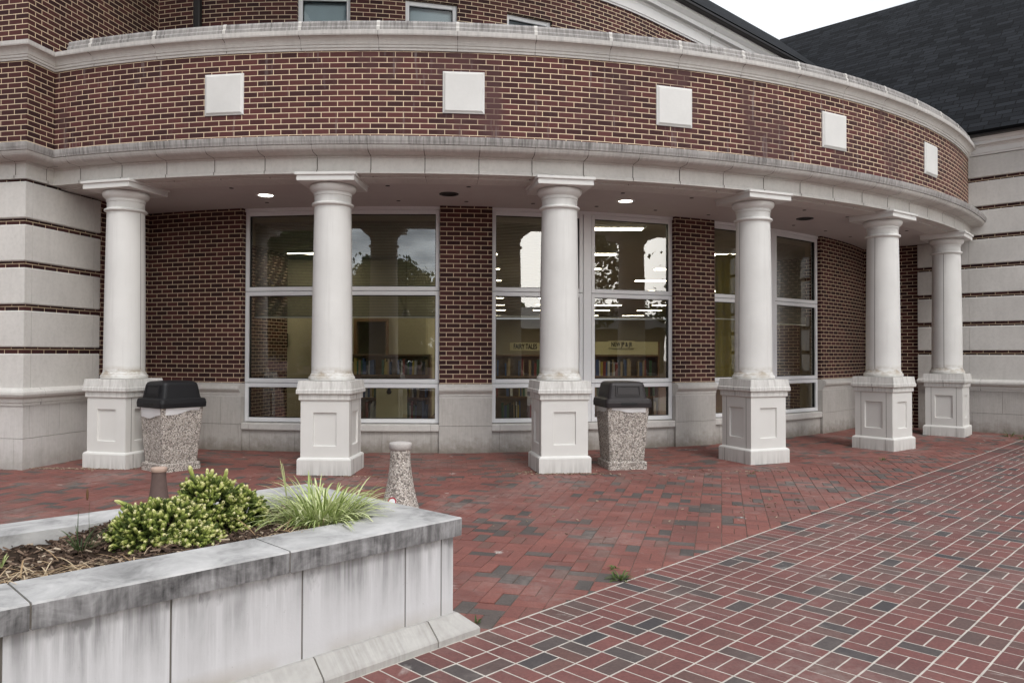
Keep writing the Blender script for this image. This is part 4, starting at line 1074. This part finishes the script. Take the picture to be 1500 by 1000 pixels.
def blade(mb, base, az, l, w, el0, droop, tone, n=7, fold=0.25, tip_tone=None):
    """arching strip: starts at elevation el0 and droops along its length"""
    p = Vector(base); d = Vector((math.cos(az), math.sin(az), 0)); sd = Vector((-d.y, d.x, 0)); L = []; R = []; Mi = []; tt = []
    for i in range(n+1):
        f = i/n; ww = w*(0.55+0.9*f)*(1-f)**0.55 if f < 1 else 0; ww = max(ww, 0.0004)
        el = el0-droop*f**1.5; up = Vector((-math.sin(el)*d.x, -math.sin(el)*d.y, math.cos(el)))
        L.append(p-sd*ww+up*ww*fold); R.append(p+sd*ww+up*ww*fold); Mi.append(p.copy()); tt.append(tone if tip_tone is None else tone+(tip_tone-tone)*f)
        p = p+(d*math.cos(el)+Vector((0, 0, 1))*math.sin(el))*(l/n)
    v = []; vt = []
    for a, b, c, t in zip(L, Mi, R, tt): v += [a, b, c]; vt += [t+0.22, t, t+0.22]
    fcs = []
    for i in range(n): fcs += [(3*i, 3*i+1, 3*i+4, 3*i+3), (3*i+1, 3*i+2, 3*i+5, 3*i+4)]
    mb.mesh(v, fcs, 0, 0, True, [min(1, max(0, x)) for x in vt])
mb = MB()
for _ in range(230):
    q, e = (rs.gauss(0.95, 0.30), 3.55+abs(rs.gauss(0, 0.14))) if rs.random() < 0.75 else (rs.gauss(2.0, 0.12), rs.uniform(3.46, 3.62))
    if e > 4.3: continue
    blade(mb, (*qe(q, e), soil_z(q, e)+rs.uniform(0.004, 0.03)), rs.uniform(0, 6.28), rs.uniform(0.06, 0.2), rs.uniform(0.0025, 0.005), rs.uniform(-0.05, 0.5), rs.uniform(0.3, 1.2), rs.uniform(0.2, 1.0))
M['straw'] = leaf_mat('dry_straw', [(0.0, (0.16, 0.09, 0.045)), (0.5, (0.36, 0.24, 0.13)), (1.0, (0.58, 0.47, 0.32))], 0.8)
tag(mb.build('dry_straw', M['straw'], recalc=False), 'dry tan straw and dead leaves lying on the mulch', 'straw', kind='stuff')

# ---- dwarf spruce with pale new shoots
def px_at(px, py, D):
    return (D*(px-750)/1128.6, D, EYE+(518.3-py)*D/1128.6)
sp = thing('dwarf_spruce', 'low mounded dwarf spruce bristling with pale yellow-green new shoots', 'shrub', (-1.70, 3.98, 0.6))
DOMES = [((-0.06, -0.06, 0.02), (0.255, 0.24, 0.185)), ((0.09, 0.12, 0.05), (0.19, 0.185, 0.245)), ((0.235, 0.19, 0.03), (0.14, 0.135, 0.19)), ((-0.21, -0.04, 0.0), (0.13, 0.14, 0.13)), ((0.09, -0.15, 0.0), (0.17, 0.135, 0.11))]
rs = random.Random(11)
def shoot(mb, p, d, l, r, young):
    d = d.normalized(); a = d.cross(Vector((0.3, 0.2, 1))).normalized(); b = d.cross(a); v = []; f = []; vt = []; ns = 6
    for i, (t, rr) in enumerate(((0, 0.35), (0.2, 0.8), (0.55, 1.0), (0.84, 0.98), (1.0, 0.42))):
        for k in range(ns):
            an = 2*math.pi*(k+0.5*(i % 2))/ns; q = rr*r*rs.uniform(0.8, 1.2); v.append(p+d*l*t+(a*math.cos(an)+b*math.sin(an))*q); vt.append(max(0, min(1, 0.08+young*(0.16+0.80*t**1.5)+rs.uniform(-0.08, 0.08))))
    for i in range(4):
        for k in range(ns): f.append((i*ns+k, i*ns+(k+1) % ns, (i+1)*ns+(k+1) % ns, (i+1)*ns+k))
    mb.mesh(v, f, 0, 0, False, vt)
    for _ in range(24):   # needles
        t = rs.uniform(0.02, 0.95); an = rs.uniform(0, 6.28); o = (a*math.cos(an)+b*math.sin(an)); nd = (o*1.0+d*rs.uniform(0.5, 1.1)).normalized(); q = p+d*l*t+o*r*0.6
        e = nd.cross(d).normalized()*0.0012; ln = rs.uniform(0.007, 0.013); tn = max(0, min(1, young*(0.1+0.78*t*t)+rs.uniform(-0.03, 0.16)))
        mb.face([q-e, q+e, q+nd*ln], 0, None, tn)
mb = MB()
def inside(p, shrink=0.93):
    for c, r in DOMES:
        if sum(((p[i]-c[i])/(r[i]*shrink))**2 for i in range(3)) < 1: return True
    return False
cnt = 0; tries = 0
while cnt < 2300 and tries < 40000:
    tries += 1; c, r = rs.choices(DOMES, weights=[x[1][0]*x[1][2] for x in DOMES])[0]
    d = Vector((rs.gauss(0, 1), rs.gauss(0, 1), rs.gauss(0.25, 0.9))).normalized()
    if d.z < -0.25: continue
    depth = rs.choice((1.0, 1.0, 0.93, 0.84))+0.07*math.sin(d.x*9+c[0]*30)*math.sin(d.y*8+d.z*7)
    p = Vector(c)+Vector((d.x*r[0], d.y*r[1], d.z*r[2]))*depth
    if inside(p, 0.80): continue
    g = Vector((d.x/r[0], d.y/r[1], d.z/r[2])).normalized(); dr = (g+Vector((rs.gauss(0, 0.35), rs.gauss(0, 0.35), 0.10+rs.gauss(0, 0.35)))).normalized()
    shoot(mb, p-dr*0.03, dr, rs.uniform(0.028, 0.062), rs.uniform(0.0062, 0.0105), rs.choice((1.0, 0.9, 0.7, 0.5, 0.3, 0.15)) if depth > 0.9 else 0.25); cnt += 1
for p, d, l in (((0.02, 0.12, 0.26), (-0.25, -0.1, 0.9), 0.10), ((-0.25, 0.02, 0.15), (-1, 0, 0.35), 0.11), ((0.17, 0.12, 0.26), (0.25, 0, 1), 0.08), ((0.11, 0.10, 0.27), (0.15, 0, 1), 0.07)):
    shoot(mb, Vector(p), Vector(d), l, 0.011, 0.9); shoot(mb, Vector(p)-Vector(d).normalized()*0.06, Vector(d), l, 0.011, 0.5)
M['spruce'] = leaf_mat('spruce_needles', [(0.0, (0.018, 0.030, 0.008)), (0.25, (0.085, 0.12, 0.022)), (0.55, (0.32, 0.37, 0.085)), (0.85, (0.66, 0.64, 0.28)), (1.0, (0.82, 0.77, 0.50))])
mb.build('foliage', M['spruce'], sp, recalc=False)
mb = MB()      # woody interior and twigs
for _ in range(170):
    c, r = rs.choice(DOMES); d = Vector((rs.gauss(0, 1), rs.gauss(0, 1), rs.gauss(0.3, 0.7))).normalized(); e = Vector(c)+Vector((d.x*r[0], d.y*r[1], max(-0.02, d.z*r[2])))*0.9
    p0 = Vector((c[0]*0.6, c[1]*0.6, -0.02)); sd = (e-p0).cross(Vector((0, 0.2, 1))).normalized()*0.004; s2 = (e-p0).cross(sd).normalized()*0.004
    mb.mesh([p0-sd, p0+sd, p0+s2, e], [(0, 1, 3), (1, 2, 3), (2, 0, 3)])
mb.build('twigs', plain('spruce_twig', (0.06, 0.04, 0.025), 0.9), sp)
mb = MB()
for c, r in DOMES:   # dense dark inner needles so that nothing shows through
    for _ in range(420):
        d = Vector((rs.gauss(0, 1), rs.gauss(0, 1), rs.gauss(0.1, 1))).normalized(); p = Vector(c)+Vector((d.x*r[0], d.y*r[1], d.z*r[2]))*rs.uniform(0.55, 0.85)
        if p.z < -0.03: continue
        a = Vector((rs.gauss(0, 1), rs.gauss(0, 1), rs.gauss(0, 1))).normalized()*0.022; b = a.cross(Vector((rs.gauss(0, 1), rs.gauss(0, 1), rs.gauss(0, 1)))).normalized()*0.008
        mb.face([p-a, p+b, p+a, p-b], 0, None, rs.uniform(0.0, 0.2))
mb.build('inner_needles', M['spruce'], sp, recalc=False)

# ---- variegated grass clump and smaller plants
M['liriope'] = leaf_mat('variegated_blades', [(0.0, (0.11, 0.15, 0.035)), (0.3, (0.32, 0.40, 0.13)), (0.6, (0.60, 0.64, 0.33)), (1.0, (0.84, 0.84, 0.64))])
def clump(name, label, cat, loc, n, lr, wr, spread, mat, tones, elr=(0.6, 1.45), dr=(0.5, 1.9), seed=1):
    global rs
    rs = random.Random(seed); mb = MB()
    for _ in range(n):
        az = rs.uniform(0, 6.283); r = spread*math.sqrt(rs.random()); el = rs.uniform(*elr)-(r/spread)*0.25
        blade(mb, (r*math.cos(az+rs.gauss(0, .5)), r*math.sin(az+rs.gauss(0, .5)), 0), az, rs.uniform(*lr), rs.uniform(*wr), el, rs.uniform(*dr), rs.uniform(*tones))
    t = thing(name, label, cat, loc); mb.build('blades', mat, t, recalc=False); return t
gq = (1.02, 0)
lir = clump('grass_clump', 'arching clump of variegated yellow-green grass at the corner of the planter', 'ornamental grass', (-1.045, 4.27, 0.585), 680, (0.16, 0.38), (0.0050, 0.0092), 0.14, M['liriope'], (0.08, 0.66), (0.45, 1.5), (0.6, 2.1), 5)
mb = MB(); rs = random.Random(18)
for _ in range(34):
    az = rs.uniform(0, 6.283); r = rs.uniform(0.04, 0.13); blade(mb, (r*math.cos(az), r*math.sin(az), 0), az, rs.uniform(0.14, 0.30), rs.uniform(0.003, 0.006), rs.uniform(0.2, 0.9), rs.uniform(1.0, 2.2), rs.uniform(0.3, 1.0))
mb.build('dead_blades', M['straw'], lir, recalc=False)
mb = MB(); rs = random.Random(8)
for _ in range(5): blade(mb, (-0.19, -0.02, 0.15), rs.uniform(2.4, 3.4), rs.uniform(0.20, 0.24), 0.005, rs.uniform(1.35, 1.6), 0.15, 0.45)
mb.build('blades', M['liriope'], lir, recalc=False)
M['onion'] = leaf_mat('dark_green_blades', [(0.0, (0.022, 0.040, 0.016)), (0.5, (0.06, 0.095, 0.03)), (1.0, (0.16, 0.19, 0.08))])
on = clump('bulb_plant', 'small dark green bulb plant with a dry seed stalk left of the spruce', 'plant', (-2.045, 3.68, 0.60), 26, (0.10, 0.19), (0.0025, 0.0045), 0.03, M['onion'], (0.0, 0.5), (0.5, 1.5), (0.2, 1.1), 21)
mb = MB(); blade(mb, (-0.02, 0.0, 0), 1.5, 0.20, 0.0035, 1.55, 0.02, 0.2); blade(mb, (0.02, 0.05, 0), 2.6, 0.24, 0.0016, 1.35, -0.45, 0.3)
mb.build('stalk', M['onion'], on, recalc=False)
mb = MB(); mb.lathe([(0.001, 0), (0.005, 0.01), (0.006, 0.03), (0.004, 0.05), (0.001, 0.058)], n=8); o = mb.build('seed_head', M['straw'], on); o.location = (-0.012, 0.068, 0.235)
clump('sprout', 'single pale green sprout at the far left of the mulch bed', 'plant', (-2.255, 3.42, 0.60), 5, (0.05, 0.09), (0.003, 0.005), 0.008, M['liriope'], (0.1, 0.4), (1.1, 1.5), (0.1, 0.6), 4)
M['weed'] = leaf_mat('weed_leaves', [(0.0, (0.03, 0.055, 0.015)), (0.5, (0.09, 0.14, 0.035)), (1.0, (0.20, 0.24, 0.09))])
for lab, (x, y), n, sz, sd_ in (
        ('tuft of green weeds growing at the edge of the walkway paving', (0.735, 5.24), 46, 0.09, 2),
        ('tiny weed sprouting beside the walkway edge just above the green tuft', (0.735, 5.50), 12, 0.05, 3),
        ('dark leafy weed at the foot of the right stone wall', (9.02, 13.98), 30, 0.16, 6),
        ('green weed in the paving joint at the far right edge of the photo', (9.0, 13.58), 26, 0.12, 7),
        ('small weed at the corner of the planter plinth', (-0.20, 4.40), 16, 0.045, 9),
        ('small dry weed against the base of the fourth column pedestal', (3.02, 9.72), 8, 0.07, 12),
        ('small dark weed against the base of the fifth column pedestal', (5.26, 10.95), 12, 0.10, 13)):
    t = clump('weed', lab, 'weed', (x, y, gz(x, y)), n, (sz*0.5, sz), (0.004, 0.009), sz*0.5, M['weed'], (0.0, 0.6), (0.2, 1.2), (0.3, 1.4), sd_); t['group'] = 'weeds in the paving joints'

# ---- aggregate bollards
def bollard(label, x, y, k, mat, capmat, sticker):
    t = thing('bollard', label, 'bollard', (x, y, gz(x, y)), 0, 'flared bollards behind the planter'); mb = MB(); prof = [(0.186, -0.05), (0.186, 0.0)]
    for i in range(1, 15):
        z = 0.575*i/14; prof.append((0.097+0.089*(1-z/0.575)**1.9, z))
    mb.lathe([(r*k, z*k) for r, z in prof], n=32); mb.build('post', mat, t, angle=40)
    mb = MB(); mb.lathe([(r*k, z*k) for r, z in ((0.100, 0.572), (0.109, 0.580), (0.111, 0.628), (0.104, 0.638), (0.06, 0.645), (0.0, 0.647))], n=32, cap=False); mb.build('cap', capmat, t, angle=50)
    if sticker:
        m = MB(); a = R_(-108); u = Vector((-math.sin(a), math.cos(a), 0)); up = Vector((0, 0, 1)); nn_ = Vector((math.cos(a), math.sin(a), 0)); nv = (nn_+up*0.42).normalized(); v = nv.cross(u); 
        if v.z < 0: v = -v
        c = nn_*0.172+up*0.088
        def disc(r0, r1, off, mi):
            for i in range(24):
                a0, a1 = 2*math.pi*i/24, 2*math.pi*(i+1)/24
                P2 = lambda r, an: c+nv*off+(u*math.cos(an)+v*math.sin(an))*r
                m.face([P2(r0, a0), P2(r1, a0), P2(r1, a1), P2(r0, a1)], mi) if r0 > 0 else m.face([P2(0, a0), P2(r1, a0), P2(r1, a1)], mi)
        disc(0, 0.034, 0.004, 1); disc(0.034, 0.047, 0.005, 0); m.build('sticker', [plain('red_print', (0.35, 0.02, 0.04), 0.4), M['white']], t, recalc=False)
M['agg_cap'] = aggregate_mat('fine_aggregate_cap')
bollard('flared exposed-aggregate bollard with a flat round cap and a small red ring sticker', -1.09, 7.56, 1.0, M['agg'], plain('concrete_cap', (0.42, 0.39, 0.37), 0.9, 0.2, 0.2, 60, bump=0.3), True)
bollard('small brown flared bollard with a pale top standing behind the spruce', -3.36, 7.36, 0.66, plain('brown_concrete', (0.125, 0.088, 0.078), 0.9, 0.2, 0.2, 20), plain('tan_concrete', (0.42, 0.31, 0.25), 0.9, 0.2, 0.1), False)

# ---- trash cans
M['lidplastic'] = plain('black_plastic', (0.010, 0.0098, 0.011), 0.5, 0.3, 0.15, 12)
M['lidbrown'] = plain('dark_brown_plastic', (0.021, 0.017, 0.0175), 0.48, 0.35, 0.15, 12)
s_ = NT('clear_bag', 0.3, 0.5); s_.b.inputs['Alpha'].default_value = 0.85; M['bag'] = s_.color((0.72, 0.71, 0.71))
def frust(mb, rings, mi=0, r=0.03, n=5, smooth=False):
    """stack of rounded squares (half size, z, corner radius)"""
    V = []
    for h, z, rr in rings:
        ring = []
        for cx, cy, a0 in ((1, 1, 0), (-1, 1, 90), (-1, -1, 180), (1, -1, 270)):
            for i in range(n):
                a = R_(a0+90*i/(n-1)); ring.append((cx*(h-rr)+rr*math.cos(a), cy*(h-rr)+rr*math.sin(a), z))
        V.append(ring)
    m = 4*n
    f = [(i*m+k, i*m+(k+1) % m, (i+1)*m+(k+1) % m, (i+1)*m+k) for i in range(len(V)-1) for k in range(m)]
    f += [tuple(range(m))[::-1], tuple((len(V)-1)*m+k for k in range(m))]
    mb.mesh([p for rg in V for p in rg], f, mi, 0, smooth)
def trash_can(label, x, y, rz, lid, slant):
    t = thing('trash_can', label, 'trash can', (x, y, gz(x, y)), rz, 'aggregate trash cans under the portico')
    mb = MB(); frust(mb, [(0.262, -0.03, 0.02), (0.262, 0.085, 0.02), (0.252, 0.097, 0.02), (0.236, 0.10, 0.03), (0.234, 0.106, 0.03), (0.285, 0.80, 0.035)]); mb.build('body', M['agg'], t)
    mb = MB(); L = []; nn_ = 40                    # crumpled bag folded over the rim
    for i in range(nn_):
        a = 2*math.pi*i/nn_; k = 0.2885/max(abs(math.cos(a)), abs(math.sin(a))); k = min(k, 0.375)
        low = 0.715+slant*math.cos(a-0.9)*0.045+0.012*math.sin(a*5)
        L.append(((math.cos(a)*k*1.02, math.sin(a)*k*1.02, 0.812), (math.cos(a)*k*(0.998+0.008*math.sin(a*7)), math.sin(a)*k*(0.998+0.008*math.sin(a*7)), low)))
    for i in range(nn_):
        a, b = L[i], L[(i+1) % nn_]; mb.face([a[0], b[0], b[1], a[1]], smooth=True)
    mb.build('bag', M['bag'], t)
    mb = MB(); frust(mb, [(0.296, 0.80, 0.04), (0.312, 0.805, 0.04), (0.316, 0.86, 0.045), (0.308, 0.905, 0.045), (0.300, 0.915, 0.05), (0.272, 0.918, 0.05), (0.266, 0.925, 0.05), (0.238, 1.09, 0.05), (0.226, 1.118, 0.055), (0.200, 1.132, 0.06), (0.12, 1.138, 0.06)])
    # handle slots in the rim
    l = mb.build('lid', lid, t)
    for sgn in (1, -1):
        mb = MB(); o = (0, 0); ux = (1, 0); uy = (0, 1)
        yA = -0.3125 if sgn == 1 else 0.3125
        mb.box(o, ux, uy, -0.11, 0.11, min(yA, yA-sgn*0.006), max(yA, yA-sgn*0.006), 0.835, 0.868, 0, 0.002); mb.build('handle_slot', M['black'], l)
        # swing flap: a sloped panel with a raised border
        mb = MB(); s0_, s1_ = 0.950, 1.085
        def W(x, z, out): hh = 0.266-(z-0.925)*(0.028/0.165); return (x*(1 if sgn == 1 else -1), -sgn*(hh+out), z)
        def slab(x0, x1, z0, z1, o0, o1):
            mb.mesh([W(x0, z0, o0), W(x1, z0, o0), W(x1, z1, o0), W(x0, z1, o0), W(x0, z0, o1), W(x1, z0, o1), W(x1, z1, o1), W(x0, z1, o1)], [(0,1,2,3),(4,5,6,7),(0,1,5,4),(1,2,6,5),(2,3,7,6),(3,0,4,7)])
        slab(-0.165, 0.165, s0_, s0_+0.012, -0.01, 0.014); slab(-0.165, 0.165, s1_-0.012, s1_, -0.01, 0.014); slab(-0.165, -0.153, s0_+0.0122, s1_-0.0122, -0.01, 0.014); slab(0.153, 0.165, s0_+0.0122, s1_-0.0122, -0.01, 0.014)
        slab(-0.140, 0.140, s0_+0.022, s1_-0.022, -0.01, 0.009); mb.build('flap', lid, l)
trash_can('tapered exposed-aggregate trash can with a black domed lid beside the leftmost column', -4.40, 9.98, R_(-37), M['lidplastic'], 1)
trash_can('tapered exposed-aggregate trash can with a dark brown domed lid in front of the middle window', 1.465, 10.27, R_(10), M['lidbrown'], -1)

# ---- trees across the street behind the camera, mirrored in the glass
M['leaves'] = leaf_mat('tree_leaves', [(0.0, (0.020, 0.040, 0.012)), (0.5, (0.045, 0.085, 0.022)), (1.0, (0.09, 0.13, 0.04))])
M['bark'] = plain('bark', (0.07, 0.055, 0.045), 0.95, 0.1, 0.4, 8, bump=0.5)
def tree(label, x, y, h, w, seed, conifer=False):
    global rs
    rs = random.Random(seed); t = thing('street_tree', label, 'tree', (x, y, gz(0, -20)-0.03), 0, 'trees across the street')
    mb = MB(); nT = 9; top = h*0.8
    v = []; 
    for i in range(7):
        f = i/6; r = 0.28*(1-f)**0.8*(h/9)+0.03
        for k in range(nT): a = 2*math.pi*k/nT; v.append((0.15*math.sin(f*4)+r*math.cos(a), 0.1*math.sin(f*3)+r*math.sin(a), top*f))
    mb.mesh(v, [(i*nT+k, i*nT+(k+1) % nT, (i+1)*nT+(k+1) % nT, (i+1)*nT+k) for i in range(6) for k in range(nT)], 0, 0, True)
    limbs = []
    for i in range(14):
        z = h*rs.uniform(0.28, 0.75); az = rs.uniform(0, 6.28); l = w*rs.uniform(0.35, 0.8); p0 = Vector((0, 0, z)); p1 = p0+Vector((math.cos(az)*l, math.sin(az)*l, l*rs.uniform(0.2, 0.7))); limbs.append(p1)
        sd = (p1-p0).cross(Vector((0, 0, 1))).normalized()*0.06; s2 = (p1-p0).cross(sd).normalized()*0.06
        mb.mesh([p0-sd, p0+sd*0.8+s2, p0-s2, p1], [(0, 1, 3), (1, 2, 3), (2, 0, 3)])
    mb.build('trunk', M['bark'], t)
    mb = MB()
    for _ in range(230):
        f = rs.uniform(0.16, 1.0); rad = w*(1.08-f) if conifer else w*math.sqrt(max(0.02, 1-((f-0.55)/0.47)**2))
        az = rs.uniform(0, 6.28); rr = rad*math.sqrt(rs.uniform(0.02, 1.0)); c = Vector((rr*math.cos(az), rr*math.sin(az), h*f)); cs = w*rs.uniform(0.08, 0.17)
        for _ in range(70):
            p = c+Vector((rs.gauss(0, cs), rs.gauss(0, cs), rs.gauss(0, cs*0.7))); a = Vector((rs.gauss(0, 1), rs.gauss(0, 1), rs.gauss(0, 1))).normalized()*rs.uniform(0.14, 0.30); b = a.cross(Vector((rs.gauss(0, 1), rs.gauss(0, 1), rs.gauss(0, 1)))).normalized()*0.13
            mb.face([p-a, p+b, p+a, p-b], 0, None, rs.random())
    mb.build('crown', M['leaves'], t, recalc=False)
tree('broad dark tree mirrored in the left window', -33, -33, 12.5, 6.5, 31)
tree('loose leafy tree mirrored low in the right half of the left window', -11.5, -40, 9.0, 4.6, 32)
tree('tall dark tree mirrored in the right half of the middle window', 30.5, -21, 24, 6.5, 33, True)
tree('bushy tree mirrored in the right window', 46, -12, 16, 7, 34)

# ---- long low building across the street, mirrored in the lower panes
OB = thing('low_building', 'long low brick building with a dark roof across the street, mirrored in the windows', 'building', (27, -41, gz(0, -20)-0.06), R_(33))
mb = MB(); mb.box((0, 0), (1, 0), (0, 1), -30, 24, -5, 5, 0, 4.0); mb.build('wall', plain('far_brick', (0.16, 0.10, 0.085), 0.9, 0.2, 0.2, 2), OB)
mb = MB(); mb.mesh([(-30.6, -5.6, 3.95), (24.6, -5.6, 3.95), (24.6, 5.6, 3.95), (-30.6, 5.6, 3.95), (-28, 0, 6.0), (22, 0, 6.0)], [(0, 1, 5, 4), (2, 3, 4, 5), (1, 2, 5), (3, 0, 4), (3, 2, 1, 0)]); mb.build('roof', M['dark_metal'], OB)
for k in range(12):
    mb = MB(); x = -27+k*4.2; mb.box((0, 0), (1, 0), (0, 1), x, x+1.7, 5.001, 5.06, 1.0, 2.7); wn = mb.build('window', M['black'], OB)
    mb = MB(); mb.box((0, 0), (1, 0), (0, 1), x-0.12, x+1.82, 5.001, 5.14, 0.86, 0.99); mb.build('sill', M['trim'], wn)
# ---- far line of trees across the street, the dark band mirrored in the lower panes
mb = MB(); rs = random.Random(55)
for k in range(330):
    az = R_(rs.uniform(95, 262)); d = rs.uniform(54, 62); hh = 6.2+1.3*math.sin(az*7)+0.8*math.sin(az*19)
    c = Vector((math.sin(az)*d, math.cos(az)*d, rs.uniform(0.0, hh)))
    for _ in range(44):
        p = c+Vector((rs.gauss(0, 0.9), rs.gauss(0, 0.9), rs.gauss(0, 0.55)))
        a = Vector((rs.gauss(0, 1), rs.gauss(0, 1), rs.gauss(0, 1))).normalized()*rs.uniform(0.25, 0.5); b = a.cross(Vector((rs.gauss(0, 1), rs.gauss(0, 1), rs.gauss(0, 1)))).normalized()*0.24
        mb.face([p-a, p+b, p+a, p-b], 0, None, rs.random())
tag(mb.build('treeline', M['leaves'], recalc=False), 'dark line of trees across the street, mirrored in the windows', 'trees', kind='stuff')
# ---- dry litter gathered at the foot of the pedestals and pier
mb = MB(); rs = random.Random(77)
for cx_, cy_, sx_, n_ in ((-5.35, 9.93, 0.30, 120), (-5.95, 9.98, 0.25, 90), (0.62, 9.66, 0.36, 150), (0.28, 9.80, 0.10, 60), (-2.1, 9.42, 0.3, 50), (3.2, 9.9, 0.4, 40), (2.0, 9.75, 0.9, 40), (1.2, 7.2, 2.0, 60), (2.9, 7.75, 0.5, 30)):
    for _ in range(n_):
        x = rs.gauss(cx_, sx_); y = cy_+rs.gauss(0, 0.035 if sx_ < 0.5 else 0.5)
        if E[0]*x+E[1]*y < EDGE-0.05: continue
        chip(mb, (x, y, gz(x, y)+0.004), rs.uniform(0.006, 0.02), rs.uniform(0.003, 0.007), rs.uniform(0.45, 1.0), 0.08)
tag(mb.build('leaf_litter', M['chips'], recalc=False), 'dry tan leaf litter blown against the pedestals and over the paving', 'leaf litter', kind='stuff')
